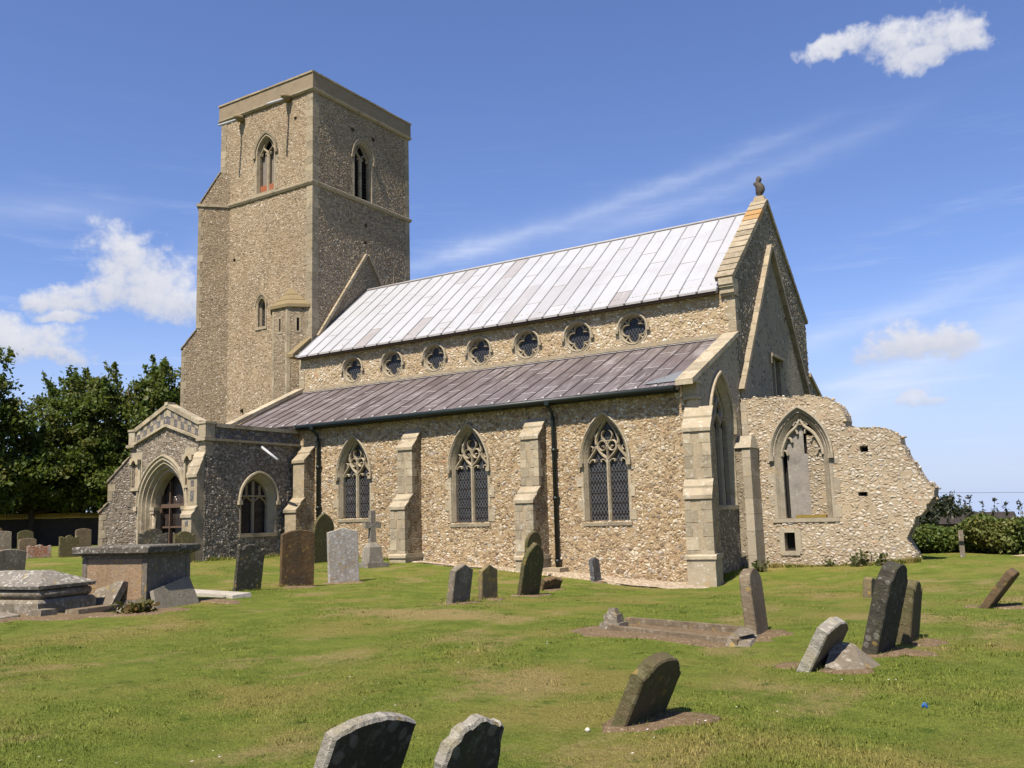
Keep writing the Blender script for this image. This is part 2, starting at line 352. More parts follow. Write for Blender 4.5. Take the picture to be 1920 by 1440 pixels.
    def ribbon(s, fr, pts, wd, c1, dep, mi=0, closed=False):   # moulded tracery bar along a curve in a wall frame
        n = len(pts); rings = []
        for i in range(n):
            a = pts[(i-1) % n] if closed else pts[max(i-1, 0)]; b = pts[(i+1) % n] if closed else pts[min(i+1, n-1)]
            tx, tz = b[0]-a[0], b[1]-a[1]; L = math.hypot(tx, tz) or 1; nx, nz = -tz/L, tx/L
            rings.append([fr.P(pts[i][0]+nx*o*wd, pts[i][1]+nz*o*wd, c1-d*dep) for o, d in ((.5, 1), (.5, .4), (.2, 0), (-.2, 0), (-.5, .4), (-.5, 1))])
        if closed: rings.append(rings[0])
        s.loft(rings, mi)
    def build(s, name, mats, parent=None, smooth=False):
        me = bpy.data.meshes.new(name)
        me.from_pydata(s.v, [], s.f)
        if not isinstance(mats, (list, tuple)): mats = [mats]
        for m in mats: me.materials.append(m)
        me.polygons.foreach_set('material_index', s.m)
        me.polygons.foreach_set('use_smooth', [bool(x or smooth) for x in s.sm])
        me.update()
        o = bpy.data.objects.new(name, me); COL.objects.link(o)
        if parent is not None: o.parent = parent
        return o

def tag(o, label=None, cat=None, group=None, kind=None):
    if label: o['label'] = label
    if cat: o['category'] = cat
    if group: o['group'] = group
    if kind: o['kind'] = kind
    return o
def empty(name, loc=(0, 0, 0), **kw):
    o = bpy.data.objects.new(name, None); COL.objects.link(o); o.location = loc; o.empty_display_size = .2
    return tag(o, **kw)
def fast_mesh(name, verts, nper, mats, parent=None, smooth=False):
    """verts (N*nper,3): N separate polygons of nper corners"""
    N = len(verts)//nper; me = bpy.data.meshes.new(name)
    me.vertices.add(len(verts)); me.vertices.foreach_set('co', np.asarray(verts, np.float32).ravel())
    me.loops.add(len(verts)); me.loops.foreach_set('vertex_index', np.arange(len(verts), dtype=np.int32))
    me.polygons.add(N); me.polygons.foreach_set('loop_start', np.arange(N, dtype=np.int32)*nper)
    me.update(calc_edges=True)
    for m in (mats if isinstance(mats, list) else [mats]): me.materials.append(m)
    o = bpy.data.objects.new(name, me); COL.objects.link(o)
    if parent is not None: o.parent = parent
    return o

def arch(cx, a, zs, za, n=10):
    """pointed arch from the left springing over the apex to the right springing"""
    h = za-zs; R = (a*a+h*h)/(2*a); x0 = R-a
    th = math.atan2(h, x0) if x0 >= 0 else math.pi-math.atan2(h, -x0)
    L = [(cx+x0-R*math.cos(th*i/n), zs+R*math.sin(th*i/n)) for i in range(n+1)]
    L[-1] = (cx, za)
    return L+[(2*cx-x, z) for x, z in reversed(L[:-1])]
def opening(cx, a, zb, zs, za, n=10): return [(cx-a, zb)]+arch(cx, a, zs, za, n)+[(cx+a, zb)]
def smooth_curve(P, n=6):
    out = []
    for i in range(len(P)-1):
        p0, p1, p2, p3 = P[max(i-1, 0)], P[i], P[i+1], P[min(i+2, len(P)-1)]
        for k in range(n):
            t = k/n; out.append(tuple(.5*(2*p1[j]+(p2[j]-p0[j])*t+(2*p0[j]-5*p1[j]+4*p2[j]-p3[j])*t*t+(3*p1[j]-p0[j]-3*p2[j]+p3[j])*t**3) for j in (0, 1)))
    return out+[P[-1]]
def ring(cx, cz, r, n=18, r2=None): return [(cx+r*math.cos(2*math.pi*i/n), cz+(r2 or r)*math.sin(2*math.pi*i/n)) for i in range(n)]

# ------------------------------------------------------------------ ground
ANCH = [(29.6,-25.1,0),(24,-19,-.02),(33,-18,-.02),(4,-4.4,.44),(-1.5,-4.4,.5),(9.6,0,.2),(14.3,0,-.04),(18,0,-.30),(20.6,-.8,-.40),(20.1,3.9,-.14),(25,3.9,-.02),(27,3.9,0),(24,-6,-.16),(18,-9,-.05),(12,-8,.12),(6,-9,.38),(32,-4,-.06),(36,6,.02),(45,15,.1),(60,10,.1),(0,-14,.5),(8,-18,.28),(16,-18,.08),(-12,-8,.6),(-20,5,.6),(-25,-20,.6),(20,-32,.1),(40,-30,.0),(0,15,.4),(20,18,.1),(-10,20,.5),(-45,10,.7),(0,-40,.4),(60,-40,0),(60,50,0),(0,60,.3),(-60,60,.6),(-60,-60,.6)]
_A = np.array(ANCH, float)
def _tps(r2): return np.where(r2 > 0, r2*np.log(np.maximum(r2, 1e-12))*.5, 0)
_n = len(_A); _K = _tps(((_A[:, None, :2]-_A[None, :, :2])**2).sum(-1))+np.eye(_n)*.5
_P = np.c_[np.ones(_n), _A[:, :2]]
_W = np.linalg.solve(np.block([[_K, _P], [_P.T, np.zeros((3, 3))]]), np.r_[_A[:, 2], 0, 0, 0])
def gz(x, y):
    x = np.asarray(x, float); y = np.asarray(y, float)
    xc = np.clip(x, -60, 60); yc = np.clip(y, -60, 60)
    r2 = (xc[..., None]-_A[:, 0])**2+(yc[..., None]-_A[:, 1])**2
    z = _tps(r2)@_W[:_n]+_W[_n]+_W[_n+1]*xc+_W[_n+2]*yc
    z = z+.025*np.sin(x*.9+.6*np.sin(y*.7))*np.sin(y*.8+1.3)+.015*np.sin(x*2.1+y*1.3)
    return z-.03*np.maximum(0, np.maximum(y-16, 0)-.8*np.maximum(-x, 0))
def G(x, y): return float(gz(x, y))

gm, t, b = mat("grass_ground", .95, .1)
def grass_color(t, p, blade=False):
    n1 = t.noise(p, .45, 4, .6); n2 = t.noise(p, 1.7, 5, .65); n3 = t.noise(p, 9, 4, .6); n4 = t.noise(t.v('MULTIPLY', p, (1, .55, 1)), .8, 5, .6)
    k = 1.0
    c = t.mix(t.sstep(n2, .3, .7), (.150, .205, .028), (.255, .295, .054))
    c = t.mix(t.sstep(n1, .46, .66), c, (.315, .275, .080))
    dry = t.m('MULTIPLY', t.sstep(t.m('ADD', n4, t.m('MULTIPLY', t.m('SUBTRACT', n3, .5), .22)), .525, .68), .72)
    # a broad parched patch of lawn
    s = t.n('ShaderNodeSeparateXYZ', {0: p})
    dx = t.m('DIVIDE', t.m('SUBTRACT', s.outputs[0], 19.6), 2.6); dy = t.m('DIVIDE', t.m('SUBTRACT', s.outputs[1], -12.3), 1.0)
    pa = t.m('SUBTRACT', 1.0, t.m('ADD', t.m('MULTIPLY', dx, dx), t.m('MULTIPLY', dy, dy)))
    pa = t.sstep(t.m('ADD', pa, t.m('MULTIPLY', t.m('SUBTRACT', n2, .5), 2.2)), 0.0, .9)
    dry = t.m('MAXIMUM', dry, t.m('MULTIPLY', pa, .9))
    c = t.mix(dry, c, (.43, .32, .155))
    c = t.mix(t.m('MULTIPLY', t.sstep(t.noise(p, 2.6, 5, .7), .57, .68), .75), c, (.080, .145, .018))
    return t.mix(t.m('MULTIPLY', n3, .35), c, tuple(x for x in (.12, .15, .03)))
geo = t.n('ShaderNodeNewGeometry').outputs['Position']
c = grass_color(t, geo)
c = t.mix(t.sstep(t.noise(geo, 30, 4, .7), .35, .65), t.mix(1., c, (.7, .7, .6), 'MULTIPLY'), c)
t.put(b.inputs['Base Color'], c); bump(t, b, t.m('ADD', t.noise(geo, 45, 4, .7), t.m('MULTIPLY', t.noise(geo, 6, 3), 1.2)), .05)

def axis(lo, hi, step, far):
    a = list(np.arange(lo, hi+1e-6, step)); d = step; x = hi
    while x < far: d *= 1.35; x += d; a.append(x)
    d = step; x = lo; pre = []
    while x > -far: d *= 1.35; x -= d; pre.append(x)
    return np.array(pre[::-1]+a)
gx = axis(-6, 38, .35, 3500); gy = axis(-27, 12, .35, 3500)
X, Y = np.meshgrid(gx, gy); Z = gz(X, Y)
nx, ny = len(gx), len(gy); idx = np.arange(nx*ny).reshape(ny, nx)
me = bpy.data.meshes.new('ground')
me.from_pydata(np.c_[X.ravel(), Y.ravel(), Z.ravel()].tolist(), [], np.stack([idx[:-1, :-1], idx[:-1, 1:], idx[1:, 1:], idx[1:, :-1]], -1).reshape(-1, 4).tolist())
me.polygons.foreach_set('use_smooth', [True]*len(me.polygons)); me.materials.append(gm)
ground = bpy.data.objects.new('ground', me); COL.objects.link(ground); tag(ground, 'churchyard lawn of mown grass sloping gently round the church', kind='structure')

def ground_sheet(name, mats, outline, dz, step=.18, fade=.0):
    """irregular sheet that follows the ground"""
    P = [Vector((x, y, 0)) for x, y in outline]
    c = sum(P, Vector())/len(P); K = 5; V = []; F = []
    n = len(P)
    V.append((c.x, c.y, G(c.x, c.y)+dz))
    for k in range(1, K+1):
        for p in P:
            q = c.lerp(p, k/K); e = dz if k < K else -.03
            V.append((q.x, q.y, G(q.x, q.y)+e))
    for i in range(n): F.append((0, 1+i, 1+(i+1) % n))
    for k in range(K-1):
        for i in range(n):
            a = 1+k*n; F.append((a+i, a+n+i, a+n+(i+1) % n, a+(i+1) % n))
    return V, F
SOIL_PATCHES = []
# ------------------------------------------------------------------ church
church = empty('church', (10, 4, G(10, 0)), label='medieval flint church with square tower, lead roofs, porch and ruined chancel wall', cat='church')
church.location = (0, 0, 0)
YN, YNN, YT, YTN, XL = 3.99, 12.96, 4.74, 11.93, 20.06
ZG = -.7                                        # walls start below ground

def quoins(mb, x, y, dx, dy, z0, z1, h=.36, l1=.48, l2=.30, pr=.014, mi=0):
    """alternate long and short corner stones; dx, dy point from the corner into the walls"""
    z = z0; k = 0
    while z < z1-.05:
        hh = min(h*rnd.uniform(.85, 1.15), z1-z); a, b_ = (l1, l2) if k % 2 else (l2, l1)
        a *= rnd.uniform(.85, 1.1); b_ *= rnd.uniform(.85, 1.1)
        xs = sorted((x-dx*pr, x+dx*a)); ys = sorted((y-dy*pr, y+dy*b_))
        mb.box((xs[0], ys[0], z+.006), (xs[1], ys[1], z+hh-.006), mi); z += hh; k += 1

def jambs(mb, fr, cx, a, z0, z1, h=.30, lo=.12, hi=.30, mi=0, pr=.012, sides=(-1, 1)):
    for s in sides:
        z = z0; k = 0
        while z < z1-.04:
            hh = min(h*rnd.uniform(.8, 1.25), z1-z); L = (hi if (k+(s > 0)) % 2 else lo)*rnd.uniform(.8, 1.2)
            e = sorted((cx+s*a, cx+s*(a+L))); mb.fbox(fr, e[0], e[1], z+.005, z+hh-.005, -.05, pr, mi); z += hh; k += 1

# ---- tower
FS = Fr((0, YT, 0), (1, 0)); FE = Fr((0, 0, 0), (0, 1))
tw = MB()
s_belf = opening(-3.15, .74, 17.62, 19.65, 20.75); s_slit = opening(-3.33, .23, 10.95, 12.0, 12.36, 6)
tw.wall(FS, [(-6.4, ZG), (0, ZG), (0, 22.1), (-6.4, 22.1)], [s_belf, s_slit, ring(-1.15, 20.9, .09, 8), ring(-5.3, 14.6, .08, 8), ring(-4.6, 7.0, .12, 7)], 1.0, .55, 0, dense=.04, md=2)
e_belf = opening(8.27, .78, 17.5, 19.72, 20.8)
tw.wall(FE, [(YT, ZG), (YTN, ZG), (YTN, 22.1), (YT, 22.1)], [e_belf, ring(7.52, 21.03, .12, 10), ring(9.07, 21.03, .12, 10), ring(8.5, 16.3, .11, 7), ring(8.45, 15.4, .09, 7)], 1.0, .55, 0, dense=.04, md=2)
tw.wall(Fr((-6.4, 0, 0), (0, -1)), [(-YTN, ZG), (-YT, ZG), (-YT, 22.1), (-YTN, 22.1)], [], .5, .4, 0)
tw.wall(Fr((0, YTN, 0), (-1, 0)), [(0, ZG), (6.4, ZG), (6.4, 22.1), (0, 22.1)], [], .5, .4, 0)
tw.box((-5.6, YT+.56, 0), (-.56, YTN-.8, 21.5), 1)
tower = tw.build('tower_wall', [F_TOWER, DARK, relief(F_TOWER, .038)], church)
q = MB(); quoins(q, 0, YT, -1, 1, 8.6, 17.36, .42, .40, .46); quoins(q, 0, YT, -1, 1, 17.56, 22.05, .42, .40, .46); q.build('tower_quoins', STONE, tower)
q = MB(); quoins(q, 0, YTN, -1, -1, 8.6, 17.36, .42, .34, .40); quoins(q, 0, YTN, -1, -1, 17.56, 22.05, .42, .34, .40); q.build('tower_quoins', STONE, tower)
q = MB(); quoins(q, -6.4, YT, 1, 1, 17.56, 22.05, .42, .34, .40); q.build('tower_quoins', STONE, tower)
p = MB()
o = .10
p.box((-6.4-o, YT-o, 22.15), (o, YTN+o, 22.86), 0)
p.build('tower_parapet', CEMENT, tower)
p = MB(); k = 0
x = -6.4-o-.04
while x < o+.03:                                          # coping stones round the parapet top
    x1 = min(x+rnd.uniform(.7, 1.0), o+.04); d = rnd.uniform(0, .025)
    p.box((x+.008, YT-o-.05, 22.863), (x1-.008, YT-o+.35, 22.93+d)); p.box((x+.008, YTN+o-.35, 22.863), (x1-.008, YTN+o+.05, 22.93+d)); x = x1
y = YT-o+.36
while y < YTN+o-.4:
    y1 = min(y+rnd.uniform(.7, 1.0), YTN+o-.36); d = rnd.uniform(0, .025)
    p.box((o-.35, y+.008, 22.863), (o+.05, y1-.008, 22.93+d)); p.box((-6.45-o, y+.008, 22.863), (-6.05-o, y1-.008, 22.93+d)); y = y1
p.build('tower_coping', STONE_G, tower)
p = MB()
def string_course(mb, x0, y0, x1, y1, z, pr, h, mi=0):
    r = []
    for dz, e in ((-h*.5, 0), (-h*.5, pr*.5), (-.02, pr), (h*.25, pr), (h*.55, 0)):
        r.append([(x0-e, y0-e, z+dz), (x1+e, y0-e, z+dz), (x1+e, y1+e, z+dz), (x0-e, y1+e, z+dz)])
    mb.loft(r, mi, True)
string_course(p, -6.4, YT, 0, YTN, 17.46, .11, .24); p.build('string_course', STONE, tower); p = MB(); string_course(p, -6.4, YT, 0, YTN, 22.08, .14, .2)
p.build('string_course', STONE, tower)
# old, steeper roof line left on the tower
for sgn, yy, zz in ((1, 5.12, 10.05), (-1, 11.9, 10.05)):
    p = MB()
    a = Vector((0, 8.5, 14.72)); e = Vector((0, yy, zz)); d = (e-a).normalized(); nrm = Vector((0, -d.z, d.y))*(1 if sgn > 0 else -1)
    if nrm.z < 0: nrm = -nrm
    N = 9
    for k in range(N):
        q0 = a.lerp(e, k/N+.002); q1 = a.lerp(e, (k+1)/N-.002)
        lo = [q0, q1, q1+nrm*.14, q0+nrm*.14]; p.hexa([v+Vector((-.05, 0, 0)) for v in lo], [v+Vector((.15, 0, 0)) for v in lo])
    p.build('old_roof_line', STONE, tower)

def belfry(fr, cx, a, zb, zs, za, parent, brick=True, louvre=WOODG):
    w_ = MB(); n = 10
    w_.loft([[fr.P(u, z, c) for u, z in opening(cx, aa, zb, zs, zz, n)] for aa, zz, c in ((a, za, .0), (a, za, .025), (a-.10, za-.13, .025), (a-.16, za-.22, -.14), (a-.16, za-.22, -.30))])
    L = arch(cx, a+.1, zs, za+.12, n)
    w_.loft([[fr.P(u, z, c) for u, z in LL] for LL, c in ((L, 0.0), (L, .09), (arch(cx, a+.005, zs, za-.005, n), .07), (arch(cx, a+.005, zs, za-.005, n), .0))])
    for s in (-1, 1): w_.fbox(fr, cx+s*(a+.06)-.09, cx+s*(a+.06)+.09, zs-.16, zs, 0, .10)
    w_.ribbon(fr, [(cx, zb), (cx, zs-.02)], .15, -.12, .16)
    ai = a-.16
    for s in (-1, 1):
        w_.ribbon(fr, smooth_curve([(cx, zs-.1), (cx+s*.08, zs+.12), (cx+s*.30, zs+.32), (cx+s*.24, zs+.52), (cx, zs+.78)]), .09, -.13, .13)
        w_.ribbon(fr, smooth_curve([(cx+s*ai, zs), (cx+s*(ai-.06), zs+.12), (cx+s*ai*.6, zs+.34)]), .08, -.13, .13)
        for u0 in (.08, ai-.02): w_.ribbon(fr, smooth_curve([(cx+s*u0, zs-.02), (cx+s*(u0+(.1 if u0 < .2 else -.1)), zs+.08), (cx+s*(u0+(.08 if u0 < .2 else -.08)), zs-.06)], 4), .05, -.15, .1)
    w_.fbox(fr, cx-a-.05, cx+a+.05, zb-.14, zb+.01, -.3, .05)
    f = w_.build('belfry_window', STONE, parent)
    for s_ in (-1, 1): jb = MB(); jambs(jb, fr, cx, a, zb, zs, .34, .06, .16, sides=(s_,)); jb.build('window_jamb', STONE, f)
    g = MB(); P = opening(cx, ai+.04, zb, zs, za-.2, n); g.poly(fr, P, -.42)
    if brick:
        for s in (-1, 1):
            for k in range(3):
                e = sorted((cx+s*(.05+k*.17), cx+s*(.05+k*.17+.16))); g.fbox(fr, e[0], e[1], zb+.42, zs+.12-k*.06, -.40, -.33+.012*(k % 2), 1)
    for k in range(0 if brick else int((zs-zb)/.17)+3):
        z = zb+.17*k
        if z < za-.7:
            g.add([fr.P(cx-ai, z, -.30), fr.P(cx+ai, z, -.30), fr.P(cx+ai, z+.16, -.40), fr.P(cx-ai, z+.16, -.40)], [(0, 1, 2, 3)], 1)
    g.build('louvre', [DARK, louvre], f)
    if brick:
        b_ = MB(); b_.fbox(fr, cx-ai, cx+ai, zb+.012, zb+.44, -.36, -.2)
        for r in range(6): b_.fbox(fr, cx-ai+.001, cx+ai-.001, zb+.016+r*.072, zb+.016+r*.072+.060, -.199, -.19+rnd.uniform(0, .006))
        b_.build('brick_infill', BRICK, f)
belfry(FS, -3.15, .70, 17.64, 19.65, 20.66, church, True)
belfry(FE, 8.27, .74, 17.52, 19.72, 20.72, church, False, DARK)
# small lancet
w_ = MB()
w_.loft([[FS.P(u, z, c) for u, z in opening(-3.33, aa, 10.95, 12.0, zz, 6)] for aa, zz, c in ((.36, 12.52, 0), (.36, 12.52, .02), (.30, 12.45, .02), (.17, 12.28, -.2), (.17, 12.28, -.3))])
w_.loft([[FS.P(u, z, c) for u, z in arch(-3.33, aa, 12.0, zz, 6)] for aa, zz, c in ((.42, 12.6, 0), (.42, 12.6, .08), (.36, 12.52, .06))])
w_.fbox(FS, -3.72, -2.94, 10.82, 10.95, -.2, .04)
lan = w_.build('tower_lancet', STONE, church)
g = MB(); g.poly(FS, opening(-3.33, .2, 10.95, 12.0, 12.3, 6), -.28); g.build('pane', GLASS, lan)

# ---- buttress
def buttress(cx, cy, d, wd, stages, z0, name, capmat, facemat, plinth=None, parent=church, quo=None, flank=None):
    """stages from the ground up: (projection, height of the face top, height where its slope meets the next face)"""
    d = Vector((d[0], d[1], 0)).normalized(); u = Vector((-d.y, d.x, 0)); o = Vector((cx, cy, 0))
    P = lambda s, a, z: o+d*a+u*s+Vector((0, 0, z))
    inn = -.15 if min(abs(d.x), abs(d.y)) < .4 else -wd/2-.12
    prof = [(inn, z0), (stages[0][0], z0)]
    for i, (p_, zt, zn) in enumerate(stages):
        nxt = stages[i+1][0] if i+1 < len(stages) else -.15
        prof += [(p_, zt), (nxt, zn)] if i+1 < len(stages) else [(p_, zt), (0, zn), (inn, zn)]
    mb = MB(); h = wd/2
    mb.hexa([P(h, a, z) for a, z in prof], [P(-h, a, z) for a, z in prof], 0); mb.m[0] = mb.m[1] = 1
    body = mb.build(name, [facemat, flank or facemat], parent)
    for i, (p_, zt, zn) in enumerate(stages):
        nxt = stages[i+1][0] if i+1 < len(stages) else 0.0
        cap = MB(); N = max(2, int((zn-zt)/.24)); A = Vector((p_+.05, zt-.05)); B = Vector((nxt-.02, zn+.02)); T = .07
        for k in range(N):
            a0 = A.lerp(B, k/N); a1 = A.lerp(B, (k+1)/N+.0); t_ = T+.03
            lo = [(a0.x, a0.y), (a0.x, a0.y+t_), (a1.x-.0, a1.y+T*.55), (a1.x, a1.y)]
            cap.hexa([P(h+.04, a, z) for a, z in lo], [P(-h-.04, a, z) for a, z in lo])
        cap.build('weathering', capmat, body)
    if plinth:
        pr = stages[0][0]; cap = MB()
        for zt, zb_, e in ((plinth, z0, .025), (plinth+.09, plinth+.002, .065)):
            lo = [(-.1, zb_), (pr+e, zb_), (pr+e, zt), (pr, zt+.05), (-.1, zt+.05)]
            cap.hexa([P(h+e, a, z) for a, z in lo], [P(-h-e, a, z) for a, z in lo])
        cap.build('plinth', capmat, body)
    if quo:
        qb = MB(); zz = z0+.3; k = 0; si = 0
        while zz < stages[-1][1]-.1:
            while si < len(stages)-1 and zz >= stages[si][1]-.12: si += 1; zz = max(zz, stages[si-1][2]+.08)
            p_, zt, _ = stages[si]; hh = min(rnd.uniform(.26, .4), zt-.1-zz)
            if hh > .05:
                for s in (-1, 1):
                    L = quo*(1.25 if (k+(s > 0)) % 2 else .8)*rnd.uniform(.85, 1.15); D = .14 if (k+(s > 0)) % 2 else .24
                    e = sorted((s*(h+.012), s*(h-L)))
                    lo = [(p_-D, zz+.005), (p_+.012, zz+.005), (p_+.012, zz+hh-.005), (p_-D, zz+hh-.005)]
                    qb.hexa([P(e[1], a, z) for a, z in lo], [P(e[0], a, z) for a, z in lo])
            zz += max(hh, .05); k += 1
        qb.build('quoins', capmat, body)
    return body
buttress(-6.4, YT, (-1, -1), 1.0, [(2.35, 6.0, 6.4), (1.62, 10.15, 11.1), (.98, 17.40, 19.2)], .0, 'tower_buttress', STONE, F_TOWER, quo=.3)
p = MB(); d = Vector((-1, -1, 0)).normalized(); u = Vector((d.y, -d.x, 0)); oo = Vector((-6.4, YT, 0))
lo = [(-.8, 17.36), (1.06, 17.36), (1.10, 17.44), (1.10, 17.50), (-.8, 17.50)]
p.hexa([oo+d*a+u*-.57+Vector((0, 0, z)) for a, z in lo], [oo+d*a+u*.57+Vector((0, 0, z)) for a, z in lo]); p.build('string_course', STONE, tower)

# ---- stair turret in the angle of tower and nave
TP = [(-2.52, YT), (-1.87, 4.09), (-.90, 4.09), (-.22, YT)]
tt = MB()
for i in range(3):
    a, b_ = TP[i], TP[i+1]; fr = Fr((a[0], a[1], 0), (b_[0]-a[0], b_[1]-a[1])); L = math.hypot(b_[0]-a[0], b_[1]-a[1])
    hole = [[(L/2-.05, 10.35), (L/2+.05, 10.35), (L/2+.05, 10.95), (L/2-.05, 10.95)]] if i else []
    tt.wall(fr, [(0, 4), (L, 4), (L, 11.5), (0, 11.5)], hole, .3, .25, 0)
    if i: tt.poly(fr, [(L/2-.2, 10.2), (L/2+.2, 10.2), (L/2+.2, 11.1), (L/2-.2, 11.1)], -.24, 1)
tur = tt.build('stair_turret', [F_TOWER, DARK], church)
tq = MB()
for i in range(3):
    a, b_ = TP[i], TP[i+1]; fr = Fr((a[0], a[1], 0), (b_[0]-a[0], b_[1]-a[1])); L = math.hypot(b_[0]-a[0], b_[1]-a[1])
    z = 5.0
    while z < 11.4:
        h = min(rnd.uniform(.35, .6), 11.48-z)
        tq.fbox(fr, -.003, rnd.uniform(.10, .17), z+.004, z+h-.004, -.03, .014); tq.fbox(fr, L-rnd.uniform(.10, .17), L+.003, z+.004, z+h-.004, -.03, .014); z += h
    if i:
        tq.fbox(fr, L/2-.15, L/2-.055, 10.27, 11.03, -.03, .012); tq.fbox(fr, L/2+.055, L/2+.15, 10.27, 11.03, -.03, .012); tq.fbox(fr, L/2-.15, L/2+.15, 10.96, 11.06, -.03, .015); tq.fbox(fr, L/2-.15, L/2+.15, 10.25, 10.34, -.03, .02)
tq.build('turret_quoins', STONE, tur)
tcp = MB(); ap = Vector((-1.36, YT, 12.55)); pc = [Vector((x, y, 11.5)) for x, y in TP]
cen = Vector((-1.36, YT, 11.5))
for s0, s1, z0, z1 in ((1.14, 1.14, 11.45, 11.60), (1.14, .76, 11.60, 11.86), (.78, .44, 11.87, 12.16), (.46, .12, 12.17, 12.5)):
    r = []
    for s_, z in ((s0, z0), (s1, z1)): r.append([Vector((cen.x+(v.x-cen.x)*s_, YT+(v.y-YT)*s_, z)) for v in pc])
    tcp.loft(r); tcp.add(r[1], [(0, 1, 2, 3)]); tcp.add(r[0], [(3, 2, 1, 0)])
tcp.build('turret_cap', MOSS, tur)

# ---- nave
ZR, ZE = 12.92, 8.95; SL = (ZR-ZE)/(8.475-3.68)
nv = MB()
FN = Fr((0, YN, 0), (1, 0)); QX = [3.17+2.193*k for k in range(7)]; QZ = 8.06
nv.wall(FN, [(0, 4.0), (XL, 4.0), (XL, 9.22), (0, 9.22)], [ring(x, QZ, .52, 24) for x in QX], .5, .2, 0, dense=.03, md=1)
nv.wall(Fr((0, YNN, 0), (-1, 0)), [(-XL+.01, ZG), (0, ZG), (0, 9.2), (-XL+.01, 9.2)], [], .5)
nv.wall(Fr((0, 0, 0), (0, -1)), [(-YNN, ZG), (-YN, ZG), (-YN, 9.1), (-8.475, 12.8), (-YNN, 9.1)], [], .3)
nave = nv.build('nave_wall', [F_CLER, relief(F_CLER, .042)], church)
q = MB(); quoins(q, XL, YN, -1, 1, 7.5, 8.71, .4, .42, .28); q.build('nave_quoins', STONE, nave)
q = MB(); quoins(q, 0, YN, 1, 1, 7.5, 8.9, .4, .36, .3); q.build('nave_quoins', STONE, nave)
q = MB()
q.fbox(FN, .0, XL-.3, 7.34, 7.44, -.05, .10); q.fbox(FN, .0, XL-.3, 7.44, 7.49, -.05, .05)
q.build('sill_course', STONE, nave)
GREL = []
def quatrefoil(x, first=None):
    fr = Fr((0, 0, 0), (1, 0)); n = 48
    if first is not None:
        r = first.copy(); COL.objects.link(r); r.location.x = x; r.parent = church
        for ch in first.children: c_ = ch.copy(); COL.objects.link(c_); c_.parent = r
        return r
    def rq(th, d=.262, r=.202):
        f = abs((th+math.pi/4) % (math.pi/2)-math.pi/4)
        return d*math.cos(f)+math.sqrt(max(r*r-(d*math.sin(f))**2, 0))
    R = lambda rad, c, f=None: [fr.P((f(2*math.pi*i/n) if f else rad)*math.cos(2*math.pi*i/n), (f(2*math.pi*i/n) if f else rad)*math.sin(2*math.pi*i/n)*1.02, c) for i in range(n)]
    m = MB()
    m.loft([R(.60, -.02), R(.60, .010), R(.53, .012), R(.525, .03), R(.50, .03), R(.475, -.05), R(.465, -.09), R(.465, -.20)], 0, True)
    m.ribbon(fr, [(rq(2*math.pi*i/n+.001)*math.cos(2*math.pi*i/n), rq(2*math.pi*i/n+.001)*math.sin(2*math.pi*i/n)) for i in range(n)], .055, -.07, .11, 0, True)
    for k in range(4):
        aq = math.pi/4+k*math.pi/2; m.ribbon(fr, [(.27*math.cos(aq), .27*math.sin(aq)), (.47*math.cos(aq), .47*math.sin(aq))], .07, -.08, .11)
    # sunk spandrels between the lobes
    # hood over the upper half
    H = lambda rad, c: [fr.P(rad*math.cos(math.pi*i/20), rad*math.sin(math.pi*i/20), c) for i in range(21)]
    m.loft([H(.61, .0), H(.605, .085), H(.56, .095), H(.525, .05), H(.52, .0)])
    for s in (-1, 1): m.fbox(fr, s*.60-.065, s*.60+.065, -.10, -.0, 0, .11)
    o_ = m.build('quatrefoil_window', STONE_P, church); o_.location = (x, YN, QZ)
    for f_ in o_.data.polygons: pass
    g = MB(); g.poly(fr, ring(0, 0, .47, 24), -.17); g.build('pane', GLASS_Q, o_)
    return o_
q0 = quatrefoil(QX[0])
for x in QX[1:]: quatrefoil(x, q0)

